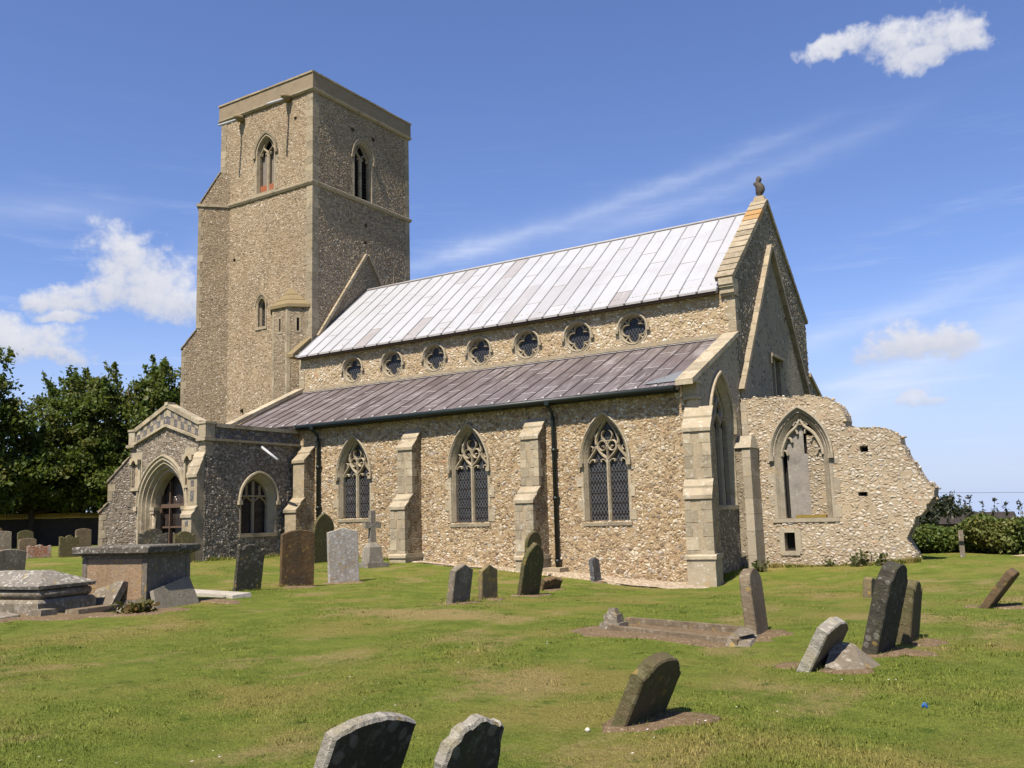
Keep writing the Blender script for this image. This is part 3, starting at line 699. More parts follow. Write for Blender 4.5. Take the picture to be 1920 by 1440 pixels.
def lead_roof(name, x0, x1, yr, zr, ye, ze, bay, rows, mats, rollm, parent, seed, jointm):
    r_ = random.Random(seed)
    d = Vector((0, ye-yr, ze-zr)); L = d.length; d.normalize(); nrm = Vector((0, -d.z, d.y));
    if nrm.z < 0: nrm = -nrm
    P = lambda x, s, h: Vector((x, yr, zr))+d*s+nrm*h+Vector((0, 0, 0))*0
    Pq = lambda x, s, h: Vector((x, yr+d.y*s+nrm.y*h, zr+d.z*s+nrm.z*h))
    sh = MB(); ro = MB(); jo = MB(); nb = round((x1-x0)/bay); bw = (x1-x0)/nb
    sh.add([Pq(x0, 0, -.03), Pq(x1, 0, -.03), Pq(x1, L, -.03), Pq(x0, L, -.03), Pq(x0, 0, -.16), Pq(x1, 0, -.16), Pq(x1, L, -.16), Pq(x0, L, -.16)], [(0, 3, 2, 1), (4, 5, 6, 7), (3, 7, 6, 2), (0, 1, 5, 4), (1, 2, 6, 5), (0, 4, 7, 3)])
    for i in range(nb):
        xa, xb = x0+i*bw, x0+(i+1)*bw; off = (.0, .45, .2, .7)[i % 4]+r_.uniform(-.12, .12)
        cuts = [0]+[min(max((k+off)/rows*L, .3), L-.35) for k in range(0 if off > .25 else 1, rows)]+[L+.03]
        cuts = sorted(set(cuts))
        for s0, s1 in zip(cuts, cuts[1:]):
            if s1-s0 < .05: continue
            pts = [Pq(xa+.012, s0, -.002), Pq(xb-.012, s0, -.002), Pq(xb-.012, s1+.001, .004), Pq(xa+.012, s1+.001, .004)]
            sh.hexa([pts[i_]-nrm*.03 for i_ in (3, 2, 1, 0)][::-1], pts)
            if s1 < L and r_.random() < .75:
                pts = [Pq(xa+.05, s1-.03, .009), Pq(xb-.05, s1-.03, .009), Pq(xb-.05, s1+.012, .009), Pq(xa+.05, s1+.012, .009)]
                jo.add(pts, [(3, 2, 1, 0)] if (pts[1]-pts[0]).cross(pts[3]-pts[0]).dot(nrm) < 0 else [(0, 1, 2, 3)])
        ro.tube([Pq(xa+r_.uniform(-.012, .012), L*k_/5+(.04 if k_ == 5 else 0), .012+r_.uniform(-.004, .004)) for k_ in range(6)], .024, 6)
        jo.tube([Pq(xa, L-.02, .02), Pq(xa, L+.05, .02)], .042, 6)
    o_ = sh.build(name, mats, parent); ro.build('lead_rolls', rollm, o_); jo.build('lead_joints', jointm, o_)
    return o_
nr = lead_roof('nave_roof', .12, 19.55, 8.475, ZR, 3.68, ZE, .66, 2, [LEAD_N], LEAD_R, church, 3, LEAD_J)
p = MB(); d2 = MB()
p.add([(.12, 8.475, ZR+.02), (19.55, 8.475, ZR+.02), (19.55, 13.27, ZE), (.12, 13.27, ZE)], [(0, 1, 2, 3)])
p.tube([(.1, 8.475, ZR+.03), (19.56, 8.475, ZR+.03)], .055, 8)
p.add([(.12, 3.66, ZE+.02), (19.55, 3.66, ZE+.02), (19.55, 3.66, ZE-.06), (.12, 3.66, ZE-.06)], [(3, 2, 1, 0)])
p.build('roof_flashing', LEAD_J, nr)
d2.box((.14, 3.70, ZE-.12), (19.5, YN-.01, ZE-.02)); d2.build('eaves_board', WOODB, nr)
# small stub parapet where nave meets the turret
p = MB()
lo = [(3.58, 8.95), (3.58, 9.1), (4.70, 10.0), (4.70, 8.95)]
p.hexa([(-.42, y, z) for y, z in lo], [(.0, y, z) for y, z in lo]); p.build('nave_west_kneeler', MOSS, nave)

# ---- east gable
ge = MB()
scarw = [(7.52, 5.7), (8.72, 5.7), (8.72, 7.10), (7.52, 7.10)]
ge.wall(Fr((XL, 0, 0), (0, 1)), [(YN, ZG), (YNN, ZG), (YNN, 9.38), (8.475, 13.22), (YN, 9.38)], [scarw], .55, .3, 0, dense=.04, md=1)
ge.add([(XL-.5, y_, z_) for y_, z_ in ((YN, 8.6), (YNN, 8.6), (YNN, 9.38), (8.475, 13.22), (YN, 9.38))], [(4, 3, 2, 1, 0)])
gable = ge.build('gable_wall', [F_GABLE, relief(F_GABLE, .045)], church)
# coping slabs
p2 = MB()
for sgn in (-1, 1):
    p = MB()
    A = Vector((0, 8.475, 13.30)); B = Vector((0, 8.475+sgn*4.72, 9.30)); N = 14
    d = (B-A).normalized(); nrm = Vector((0, -d.z, d.y)); nrm = nrm if nrm.z > 0 else -nrm
    for k in range(N):
        a = A.lerp(B, k/N+.002); b_ = A.lerp(B, (k+1)/N-.002); t_ = .05+rnd.uniform(0, .015)
        base = [a-nrm*.12, b_-nrm*.10, b_+nrm*(t_+.015), a+nrm*t_]
        (p2 if sgn < 0 and k in (2, 3) else p).hexa([v+Vector((19.5, 0, 0)) for v in (base if sgn < 0 else base[::-1])], [v+Vector((XL+.06, 0, 0)) for v in (base if sgn < 0 else base[::-1])])
    p.build('gable_coping', STONE, gable)
p2.build('lichened_coping', STONE_O, gable)
for sd_ in (0,):
    p = MB()
    for z0, z1, e in ((8.72, 8.80, .10), (8.80, 9.0, .16), (9.0, 9.08, .22), (9.08, 9.30, .26)):
        p.box((19.62, YN-e, z0+.002), (XL+.05, YN+.3, z1)) if sd_ == 0 else p.box((19.62, YNN-.3, z0+.002), (XL+.05, YNN+e, z1))
    p.build('gable_kneeler', STONE_P, gable)
hs_dark = simple('blackened_carving', (.085, .07, .05), var=.6, sc=6, bm=.02)
# finial: base block and a weathered bird-like carving
p = MB()
p.hexa([(19.56, 8.28, 13.14), (20.1, 8.28, 13.14), (20.1, 8.67, 13.14), (19.56, 8.67, 13.14)], [(19.66, 8.34, 13.48), (20.0, 8.34, 13.48), (20.0, 8.61, 13.48), (19.66, 8.61, 13.48)])
fb = p.build('gable_finial', STONE_G, gable)
p = MB(); rg = []
for z, cx_, rx, ry in ((13.6, 19.84, .15, .13), (13.72, 19.84, .12, .11), (13.78, 19.84, .19, .15), (13.95, 19.90, .25, .19), (14.12, 19.86, .23, .19), (14.28, 19.78, .24, .17), (14.36, 19.74, .21, .14), (14.42, 19.82, .14, .12), (14.52, 19.85, .15, .12), (14.62, 19.84, .11, .09), (14.68, 19.82, .03, .03)):
    rg.append([(19.84+(cx_-19.84)*.8+.68*rx*math.cos(2*math.pi*i/10)*(1+.2*math.sin(3*i+z*9)), 8.475+.72*ry*math.sin(2*math.pi*i/10)*(1+.15*math.sin(2*i+z*7)), 13.46+(z-13.6)*.78) for i in range(10)])
p.loft(rg, 0, True, True, True); p.build('finial_carving', hs_dark, gable)
# scar of the lost chancel roof
fe = Fr((XL, 0, 0), (0, 1))
for sgn in (-1, 1):
    p = MB()
    A = Vector((8.25, 11.36)); B = Vector((8.25+sgn*4.35, 5.45)); N = 12; d = (B-A).normalized(); nr_ = Vector((-d.y, d.x)); nr_ = nr_ if nr_.y > 0 else -nr_
    for k in range(N):
        a = A.lerp(B, k/N+.001); b_ = A.lerp(B, (k+1)/N-.001)
        p.slab(fe, [tuple(a), tuple(b_), tuple(b_+nr_*.15), tuple(a+nr_*.15)], -.02, .20)
    p.build('chancel_roof_line', STONE, gable)
p = MB()
p.slab(fe, [(8.25, 11.2), (4.2, 5.62), (4.2, 5.0), (12.35, 5.0), (12.35, 5.62)][::-1], -.02, .012) if False else None
tri = [(4.0, 5.0), (12.5, 5.0), (12.5, 5.55), (8.25, 11.2), (4.0, 5.55)]
p.wall(Fr((XL+.03, 0, 0), (0, 1)), tri, [scarw], .03, .03, 0, edge=True)
pm_ = flint("plaster_over_flint", 6.5, (.34, .295, .215), EAS, mort_w=.13, bd=.05, drop=.62, seed=61., patch=(.22, .185, .13), patch_amt=.7, mscale=.6, tone=.6)
p.build('chancel_scar_plaster', pm_, gable)
p = MB()
p.fbox(fe, 7.36, 8.88, 7.10, 7.22, 0, .17); p.fbox(fe, 7.36, 7.46, 6.85, 7.10, 0, .13); p.fbox(fe, 8.78, 8.88, 6.85, 7.10, 0, .13)
p.fbox(fe, 7.47, 7.58, 5.6, 7.095, -.25, .035); p.fbox(fe, 8.66, 8.77, 5.6, 7.095, -.25, .035); p.fbox(fe, 8.06, 8.18, 5.6, 7.095, -.25, .0); p.fbox(fe, 7.4, 8.85, 5.5, 5.6, -.25, .06)
gw = p.build('gable_window', STONE, church); p = MB(); p.fbox(fe, 7.5, 8.7, 5.6, 7.1, -.28, -.2); p.build('pane', GLASS_E, gw)
# north aisle end seen past the gable
p = MB(); p.wall(fe, [(YNN, ZG), (17.2, ZG), (17.2, 4.9), (YNN, 7.0)], [], .5)
p.wall(Fr((0, 17.2, 0), (-1, 0)), [(-XL, ZG), (0, ZG), (0, 4.9), (-XL, 4.9)], [], .3)
na = p.build('north_aisle_wall', F_GABLE, church)
p = MB()
lo = [(YNN, 7.0), (17.4, 4.8), (17.4, 4.95), (YNN, 7.16)]
p.hexa([(19.55, y, z) for y, z in lo[::-1]], [(XL+.08, y, z) for y, z in lo[::-1]]); p.add([(.1, YNN, 6.9), (19.55, YNN, 6.9), (19.55, 17.4, 4.75), (.1, 17.4, 4.75)], [(0, 1, 2, 3)]); p.build('north_aisle_coping', STONE_G, na)

# ---- south aisle
FA = Fr((0, 0, 0), (1, 0)); WIN = [(6.83, .78, 1.76, 3.26, 4.68), (11.94, .78, 1.50, 3.28, 4.72), (17.01, .79, 1.44, 3.22, 4.68)]
al = MB()
al.wall(FA, [(.0, ZG), (XL, ZG), (XL, 5.28), (.0, 5.28)], [opening(c_, a-.03, zb, zs, za-.04) for c_, a, zb, zs, za in WIN], .5, .3, 0, dense=.028, md=1)
EW = (1.97, 1.07, 1.78, 4.15, 5.82)
al.wall(Fr((0, 0, 0), (0, -1)), [(-YN, ZG), (0, ZG), (0, 5.4), (-YN, 7.4)], [], .3, .3, 0)
aisle = al.build('aisle_wall', [F_AISLE, relief(F_AISLE, .043)], church)
ae = MB(); FAE = Fr((XL, 0, 0), (0, 1))
ewo = opening(EW[0], EW[1]-.03, EW[2], EW[3], EW[4]-.04)
ae.wall(FAE, [(0, 1.70), (YN, 1.70), (YN, 7.36), (0, 5.42)], [opening(EW[0], EW[1]-.03, EW[2], EW[3], EW[4]-.04)], .5, .35, 0, dense=.035, md=1)
fpl = flint("flint_plastered", 7.5, (.36, .31, .225), EAS, mort_w=.15, bd=.06, drop=.6, seed=71., patch=(.41, .36, .27), patch_amt=.6); ae.build('aisle_east_wall', [fpl, relief(fpl, .03)], aisle)
ae = MB(); ae.wall(FAE, [(0, ZG), (YN, ZG), (YN, 1.70), (0, 1.70)], [], .5); ae.build('aisle_east_plinth', flint("flint_dark_base", 9., (.20, .175, .13), EAS, bd=.05, drop=.2, seed=81.), aisle)
ar = lead_roof('aisle_roof', .3, 19.58, YN-.02, 7.32, -.30, 5.30, .64, 3, [LEAD_A], LEAD_RB, church, 5, LEAD_J)
p = MB(); p.add([(.3, YN-.012, 7.35), (19.58, YN-.012, 7.35), (19.58, YN-.16, 7.29), (.3, YN-.16, 7.29)], [(3, 2, 1, 0)]); p.build('roof_flashing', LEAD_J, ar)
p = MB(); p.add([(18.4, -.10, 5.435), (19.57, -.10, 5.435), (19.57, .75, 5.835), (19.2, .75, 5.835)], [(0, 1, 2, 3)])
p.build('repair_sheet', simple('lead_new_grey', (.17, .185, .20), rough=.5, var=.2), ar)
# copings at both ends of the lean-to
for x0, x1, dz in ((-.22, .30, .20), (19.60, XL+.07, .13)):
    p = MB()
    A = Vector((0, YN, 7.32+dz)); B = Vector((0, -.46, 5.30+dz-.06)); N = 6
    for k in range(N):
        a = A.lerp(B, k/N+.002); b_ = A.lerp(B, (k+1)/N-.002)
        lo = [a+Vector((0, 0, -.12)), b_+Vector((0, 0, -.12)), b_+Vector((0, 0, .045)), a+Vector((0, 0, .045))]
        p.hexa([v+Vector((x0, 0, 0)) for v in lo], [v+Vector((x1, 0, 0)) for v in lo])
    p.build('aisle_coping', STONE_P, aisle)
p = MB()
for z0, z1, e in ((4.86, 4.95, .09), (4.95, 5.32, .03), (5.32, 5.42, .12)): p.box((19.66, -e, z0+.002), (XL+e*.5, .3, z1))
quoins(p, XL, 0, -1, 1, 4.6, 4.86, .26, .4, .3)
p.build('aisle_kneeler', STONE_P, aisle)
p = MB()
p.tube([(4.3, -.40, 5.19), (19.52, -.40, 5.20)], .085, 10); p.box((4.3, -.30, 5.10), (19.5, -.02, 5.22))
gut = p.build('gutter', GUT, church)
def drainpipe(x, z0):
    p = MB()
    p.tube([(x, -.40, 5.14), (x, -.38, 5.02), (x+.01, -.16, 4.86), (x+.01, -.12, 4.7), (x+.01, -.12, z0)], .065, 10)
    o_ = p.build('drainpipe', GUT, church)
    br = MB()
    for z in (3.6, 2.1, z0+.12): br.tube([(x+.01, -.12, z), (x+.01, -.12, z+.11)], .085, 10); br.box((x-.09, -.10, z+.02), (x+.11, .02, z+.09))
    br.box((x-.08, -.48, 5.06), (x+.08, -.30, 5.2)); br.build('pipe_bracket', GUT, o_)
drainpipe(15.28, .05); drainpipe(5.14, .2)
p = MB(); p.box((14.6, -.55, -.25), (15.6, -.02, .04)); p.build('gully_kerb', STONE_G, church)

def aisle_window(c_, a, zb, zs, za):
    fr = FA; ai = a-.12; H = za-.13-zs; n = 12; k = ai
    m = MB()
    m.loft([[fr.P(u, z, c) for u, z in opening(c_, aa, zb, zs, zz, n)] for aa, zz, c in ((a, za, -.03), (a, za, .015), (a-.03, za-.035, .015), (a-.05, za-.06, -.04), (a-.065, za-.075, -.03), (a-.12, za-.14, -.15), (a-.12, za-.14, -.34))])
    o_ = m.build('aisle_window', STONE_P, church)
    hm = MB()
    L = lambda e, c: [fr.P(u, z, c) for u, z in arch(c_, a+e, zs-.02, za+e*1.15, n)]
    hm.loft([L(.08, 0), L(.075, .09), L(.04, .10), L(-.01, .045), L(-.01, 0)])
    for s in (-1, 1): hm.fbox(fr, c_+s*(a+.02)-.07, c_+s*(a+.02)+.07, zs-.14, zs-.02, 0, .11)
    hm.build('hood_mould', STONE_P, o_)
    for s_ in (-1, 1): j = MB(); jambs(j, fr, c_, a, zb, zs-.15, .34, .05, .20, sides=(s_,)); j.build('window_jamb', STONE_P, o_)
    si = MB(); si.hexa([fr.P(c_-a-.03, zb-.16, .03), fr.P(c_-a-.03, zb-.06, .05), fr.P(c_-a-.03, zb+.005, -.3), fr.P(c_-a-.03, zb-.16, -.3)], [fr.P(c_+a+.03, zb-.16, .03), fr.P(c_+a+.03, zb-.06, .05), fr.P(c_+a+.03, zb+.005, -.3), fr.P(c_+a+.03, zb-.16, -.3)])
    si.build('sill', STONE_P, o_)
    tr = MB(); T = lambda pts: [(c_+x*ai, zs+y*ai) for x, y in pts]
    rb = lambda pts, wd, c=-.15, dp=.14, closed=False: tr.ribbon(fr, T(pts), wd, c, dp, 0, closed)
    s_ = H/ai/2.1
    tr.ribbon(fr, [(c_, zb), (c_, zs+.1*ai)], .115, -.13, .18)
    for s in (-1, 1):
        rb(smooth_curve([(0, 0), (s*.06, .14), (s*.30, .36), (s*.52, .68), (s*.57, 1.0), (s*.46, 1.32), (s*.22, 1.70), (s*.06, 2.0*s_+.02), (0, 2.16*s_)]), .085)
        rb(smooth_curve([(s*1.0, .0), (s*.95, .14), (s*.78, .36), (s*.62, .56), (s*.54, .82)]), .08)
        rb(smooth_curve([(s*.55, 1.12), (s*.62, 1.26), (s*.80, 1.30)]), .075)
        # cusps of the lights
        for b0, sg in ((.06, 1), (.96, -1)):
            rb(smooth_curve([(s*b0, -.04), (s*(b0+sg*.12), .10), (s*(b0+sg*.26), .10), (s*(b0+sg*.28), -.01)], 4), .045, -.18, .1)
        rb(smooth_curve([(s*.80, .50), (s*.74, .66), (s*.84, .74)], 4), .045, -.18, .1)
        rb(smooth_curve([(s*.36, 1.52), (s*.42, 1.62), (s*.56, 1.56)], 4), .045, -.18, .1)
        # lower pair of lobes
        rb([(s*(.25+.21*math.cos(t_)), .74+.23*math.sin(t_)) for t_ in [math.pi*2*i/14 for i in range(14)]], .045, -.165, .12, True)
        rb(smooth_curve([(s*.30, .70), (s*.20, .73), (s*.19, .62)], 3), .04, -.18, .1)
    rb([(0, .1), (0, .95)], .06)
    rb([(.27*math.cos(t_), 1.20+.27*math.sin(t_)) for t_ in [math.pi/2+.35+(2*math.pi-.7)*i/16 for i in range(17)]], .048, -.165, .12)
    tr.build('tracery', STONE_P, o_)
    g = MB(); g.poly(fr, opening(c_, ai+.02, zb, zs, za-.12, n), -.28); g.build('pane', GLASS, o_)
for wv in WIN: aisle_window(*wv)

# east window of the aisle: three lights under net tracery
def east_window(c_, a, zb, zs, za):
    fr = FAE; n = 12; ai = a-.18
    m = MB()
    m.loft([[fr.P(u, z, c) for u, z in opening(c_, aa, zb, zs, zz, n)] for aa, zz, c in ((a, za, -.03), (a, za, .015), (a-.06, za-.07, .015), (a-.18, za-.22, -.16), (a-.18, za-.22, -.36))])
    o_ = m.build('aisle_east_window', STONE_P, church)
    hm = MB(); L = lambda e, c: [fr.P(u, z, c) for u, z in arch(c_, a+e, zs-.02, za+e*1.15, n)]
    hm.loft([L(.09, 0), L(.085, .10), L(.04, .11), L(-.02, .05), L(-.02, 0)])
    for s in (-1, 1): hm.fbox(fr, c_+s*(a+.03)-.07, c_+s*(a+.03)+.07, zs-.14, zs-.02, 0, .12)
    hm.build('hood_mould', STONE_P, o_)
    j = MB(); jambs(j, fr, c_, a, zb, zs-.15, .34, .05, .16); j.fbox(fr, c_-a, c_+a, zb-.12, zb+.01, -.3, .04); j.build('window_jambs', STONE_P, o_)
    tr = MB(); q3 = ai*2/3
    for s in (-.5, .5): tr.ribbon(fr, [(c_+s*q3, zb), (c_+s*q3, zs)], .10, -.12, .17)
    for k in (-1, 0, 1):
        x = c_+k*q3
        for s in (-1, 1): tr.ribbon(fr, smooth_curve([(x+s*q3/2, zs-.02), (x+s*q3*.47, zs+.14), (x+s*q3*.26, zs+.32), (x, zs+.55)]), .08, -.14, .13)
    for x, z in ((c_-q3/2, zs+.62), (c_+q3/2, zs+.62), (c_, zs+1.02)):
        for s in (-1, 1): tr.ribbon(fr, smooth_curve([(x, z-.42), (x+s*.09, z-.28), (x+s*q3*.48, z-.05), (x+s*.10, z+.24), (x, z+.40)]), .075, -.14, .13)
    tr.build('tracery', STONE_P, o_)
    g = MB(); g.poly(fr, opening(c_, ai+.02, zb, zs, za-.2, n), -.30); g.build('pane', GLASS_E, o_)
east_window(*EW)

buttress(4.58, 0, (0, -1), .56, [(.95, 2.05, 2.5), (.55, 3.88, 4.45)], ZG, 'aisle_buttress', STONE, STONE_G, plinth=None, flank=F_AISLE)
buttress(9.60, 0, (0, -1), .62, [(.92, 2.02, 2.45), (.5, 4.05, 4.68)], ZG, 'aisle_buttress', STONE_P, STONE_G, plinth=.36, quo=.22, flank=F_AISLE)
buttress(14.62, 0, (0, -1), .64, [(.92, 2.08, 2.5), (.5, 4.08, 4.68)], ZG, 'aisle_buttress', STONE_P, STONE_G, plinth=.30, quo=.22, flank=F_AISLE)
buttress(20.10, .0, (.16, -1), .74, [(.86, 2.02, 2.48), (.58, 3.92, 4.58)], ZG, 'corner_buttress', STONE_P, STONE_G, plinth=.32, quo=.24, flank=F_AISLE)

# ---- porch
YP, PX0, PX1 = -4.38, -.07, 4.05; PC = (PX0+PX1)/2
FP = Fr((0, YP, 0), (1, 0)); FPE = Fr((PX1, 0, 0), (0, 1))
pw = MB()
dop = opening(PC-.14, 1.34, .3, 2.35, 4.05, 12)
pw.wall(FP, [(PX0, ZG), (PX1, ZG), (PX1, 4.50), (PC, 5.16), (PX0, 4.50)], [dop], .5, .2, dense=.035, md=2)
pwn = opening(-2.0, .84, 1.30, 2.45, 3.42)
pw.wall(FPE, [(YP, ZG), (0, ZG), (0, 4.52), (YP, 4.52)], [pwn], .4, .3, dense=.035, md=2)
pw.wall(Fr((PX0, 0, 0), (0, -1)), [(0, ZG), (-YP, ZG), (-YP, 4.52), (0, 4.52)], [], .4)
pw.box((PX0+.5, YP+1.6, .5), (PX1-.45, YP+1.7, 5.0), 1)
porch = pw.build('porch_wall', [F_PORCH, DARK, relief(F_PORCH, .038)], church)
# parapet band with stone and flint chequers
KP = (5.28-4.86)/1.0
cq = MB()
zl, zr_ = 4.52, 5.45; gs = (zr_-zl)/(PC-PX0)
NB = 11
cq.slab(FP, [(PX0, 4.46), (PC, 5.12), (PX1, 4.46), (PX1, 5.10), (PC, 5.86), (PX0, 5.10)], -.3, -.006, 2)
for s in (-1, 1):
    for k in range(NB):
        for r in (0, 1):
            a0, a1 = k/NB, (k+1)/NB; x0, x1 = PC+s*(PC-PX0)*a0, PC+s*(PC-PX0)*a1
            zb0 = 5.235-(5.235-4.575)*a0; zb1 = 5.235-(5.235-4.575)*a1; hh0 = .56-.14*a0; hh1 = .56-.14*a1
            q4 = [(x0, zb0+hh0*r/2), (x1, zb1+hh1*r/2), (x1, zb1+hh1*(r+1)/2-.012), (x0, zb0+hh0*(r+1)/2-.012)]
            if s < 0: q4 = q4[::-1]
            st_ = (k+r) % 2
            cq.slab(FP, q4, -.1, .012 if st_ else .004, 0 if st_ else 1)
for k in range(13):
    y0 = YP+.3+k*.31
    for r in (0, 1): cq.fbox(FPE, y0+.005, y0+.305, 4.60+.19*r, 4.78+.19*r, -.1, .010 if (k+r) % 2 else .004, 2 if (k+r) % 2 else 1)
F_KNAP = flint("flint_knapped", 16., (.14, .13, .13), [(0, (.04, .04, .05)), (.5, (.10, .10, .12)), (.85, (.2, .2, .22)), (1, (.45, .45, .46))], seed=91., bd=.015)
cq.fbox(FPE, YP, -.02, 4.5, 5.0, -.3, -.006, 2)
cq.build('porch_chequer_band', [STONE_P, F_KNAP, F_PORCH], porch)
cp = MB()
for s in (-1, 1):
    A = Vector((PC, 5.90)); B = Vector((PC+s*(PC-PX0-.28), 5.14)); N = 4
    for k in range(N):
        a = A.lerp(B, k/N); b_ = A.lerp(B, (k+1)/N-.004); L = [tuple(a+Vector((0, -.10))), tuple(b_+Vector((0, -.10))), tuple(b_+Vector((0, .06))), tuple(a+Vector((0, .06)))]
        cp.slab(FP, L if s < 0 else L, -.34, .06)
    # string under the band
    A = Vector((PC, 5.13)); B = Vector((PC+s*(PC-PX0+.02), 4.46))
    for k in range(4):
        a = A.lerp(B, k/4); b_ = A.lerp(B, (k+1)/4-.003); cp.slab(FP, [tuple(a), tuple(b_), tuple(b_+Vector((0, .085))), tuple(a+Vector((0, .085)))], -.1, .11)
    x = PC+s*(PC-PX0); e = sorted((x+s*.05, x-s*.30))
    cp.box((e[0], YP-.05, 4.615), (e[1], YP+.35, 5.08)); cp.box((e[0]-.03, YP-.08, 5.083), (e[1]+.03, YP+.38, 5.16))
    cp.box((e[0]-.06, YP-.12, 4.50), (e[1]+.06, YP+.35, 4.60))
cp.box((PC-.09, YP-.08, 5.88), (PC+.09, YP+.25, 6.0))
for k in range(5):
    y0 = YP+.40+k*.795; cp.box((PX1-.34, y0, 4.985), (PX1+.07, y0+.785, 5.12))
cp.box((PX1-.05, YP+.36, 4.50), (PX1+.10, -.03, 4.59))
cp.build('porch_coping', STONE_P, porch)
cp = MB(); cp.add([(PX0, YP+.2, 4.7), (PC, YP+.2, 5.05), (PC, 0, 5.05), (PX0, 0, 4.7)], [(0, 1, 2, 3)]); cp.add([(PC, YP+.2, 5.05), (PX1, YP+.2, 4.7), (PX1, 0, 4.7), (PC, 0, 5.05)], [(0, 1, 2, 3)]); cp.build('porch_roof', LEAD_RB, porch)
# doorway of several orders
m = MB(); cx_ = PC-.14
prof = ((1.36, 4.07, .0), (1.36, 4.07, .05), (1.27, 3.97, .06), (1.23, 3.92, -.02), (1.16, 3.84, .0), (1.12, 3.79, -.12), (1.05, 3.72, -.10), (1.0, 3.66, -.24), (.93, 3.58, -.22), (.88, 3.52, -.36), (.86, 3.50, -.62))
m.loft([[FP.P(u, z, c) for u, z in opening(cx_, aa, .25, 2.35, zz, 14)] for aa, zz, c in prof])
arch_ = m.build('porch_arch', STONE_P, church)
for s in (-1, 1):
    m = MB(); xx = cx_+s*.86; m.tube([(xx, YP+.30, .5), (xx, YP+.30, 2.2)], .075, 10); m.box((xx-.13, YP+.18, 2.2), (xx+.13, YP+.44, 2.32)); m.box((xx-.10, YP+.2, 2.08), (xx+.10, YP+.4, 2.2))
    m.build('arch_shaft', STONE, arch_)
m = MB(); j = [[FP.P(u, z, c) for u, z in arch(cx_, 1.36+e, 2.35, 4.07+e*1.2, 14)] for e, c in ((.07, 0), (.065, .09), (.02, .10), (-.02, .05))]
m.loft(j); [m.fbox(FP, cx_+s*1.41-.09, cx_+s*1.41+.09, 2.2, 2.36, 0, .12) for s in (-1, 1)]
m.build('hood_mould', STONE_P, arch_)
# timber and glass screen in the archway
m = MB(); yb = YP+.62
fd = Fr((0, yb, 0), (1, 0))
m.fbox(fd, cx_-.86, cx_+.86, 2.28, 2.42, -.06, .06); m.fbox(fd, cx_-.86, cx_+.86, .35, .9, -.03, .02)
for x in (-.82, -.36, .40, .82): m.fbox(fd, cx_+x-.025, cx_+x+.025, .4, 3.55-abs(x)*.9, -.05, .05)
for z in (.95, 1.6): m.fbox(fd, cx_-.86, cx_+.86, z-.03, z+.03, -.04, .03)
dr = m.build('porch_screen', simple('silvered_oak', (.10, .065, .045), var=.45, sc=4), church)
m = MB(); m.poly(fd, opening(cx_, .88, .3, 2.35, 3.5, 12), -.08); m.build('pane', glass('dark_porch_glass', .2, 0, .03, base=(.02, .015, .014), lcol=(.05, .04, .03), bars=0), dr)
# niches
for x in (.36, 3.30):
    m = MB()
    m.fbox(FP, x-.30, x+.30, 2.96, 4.30, -.03, .014, 0)
    m.fbox(FP, x-.24, x-.14, 3.02, 3.98, .015, .11); m.fbox(FP, x+.14, x+.24, 3.02, 3.98, .015, .05); m.fbox(FP, x-.24, x+.24, 2.92, 3.02, .0, .12)
    m.slab(FP, [(x-.24, 3.86), (x-.14, 3.86), (x-.08, 3.96), (x, 4.02), (x+.08, 3.96), (x+.14, 3.86), (x+.24, 3.86), (x+.24, 4.04), (x, 4.16), (x-.24, 4.04)], .015, .17)
    ni = m.build('porch_niche', STONE_P, church); m = MB(); m.poly(FP, [(x-.14, 3.02), (x+.14, 3.02), (x+.14, 3.9), (x, 4.0), (x-.14, 3.9)], .018)
    m.build('niche_recess', STONE_G, ni)
buttress(PX0, YP, (-1, -1), .52, [(.92, 2.2, 2.5), (.66, 3.28, 4.12)], ZG, 'porch_buttress', STONE, F_PORCH, quo=.2)
sb = buttress(3.79, YP, (0, -1), .48, [(.50, 1.95, 2.25), (.30, 3.30, 4.12)], ZG, 'porch_buttress', STONE_P, STONE, quo=None)
d = Vector((0, -1, 0)); u = Vector((1, 0, 0))
for z0, z1, pr in ((2.95, 3.15, .30), (2.45, 2.80, .30), (1.62, 1.80, .50), (1.05, 1.25, .50), (.5, .75, .50)):
    fr = Fr(Vector((3.79, YP, 0))+d*pr, (u.x, u.y)); m = MB(); m.fbox(fr, -.08, .08, z0, z1, -.05, .008); m.build('flushwork_panel', F_KNAP, sb)
q = MB(); quoins(q, PX1, YP, -1, 1, 4.0, 4.48, .3, .3, .3); q.build('quoins', STONE_P, porch)
# porch side window
m = MB(); c_, a, zb, zs, za = -2.0, .86, 1.30, 2.45, 3.44; fr = FPE
m.loft([[fr.P(u_, z, c) for u_, z in opening(c_, aa, zb, zs, zz, 10)] for aa, zz, c in ((a, za, -.02), (a, za, .02), (a-.06, za-.06, .02), (a-.24, za-.22, -.22), (a-.24, za-.22, -.36))])
pwin = m.build('porch_window', STONE_P, church)
m = MB(); m.loft([[fr.P(u_, z, c) for u_, z in arch(c_, a+e, zs, za+e*1.1, 10)] for e, c in ((.08, 0), (.075, .10), (.02, .11), (-.02, .05))]); [m.fbox(fr, c_+s*(a+.03)-.08, c_+s*(a+.03)+.08, zs-.14, zs, 0, .12) for s in (-1, 1)]
m.build('hood_mould', STONE_P, pwin)
m = MB(); ai = a-.24
m.ribbon(fr, [(c_, zb), (c_, za-.26)], .10, -.24, .12); m.ribbon(fr, [(c_-ai, zs+.18), (c_+ai, zs+.18)], .07, -.25, .1)
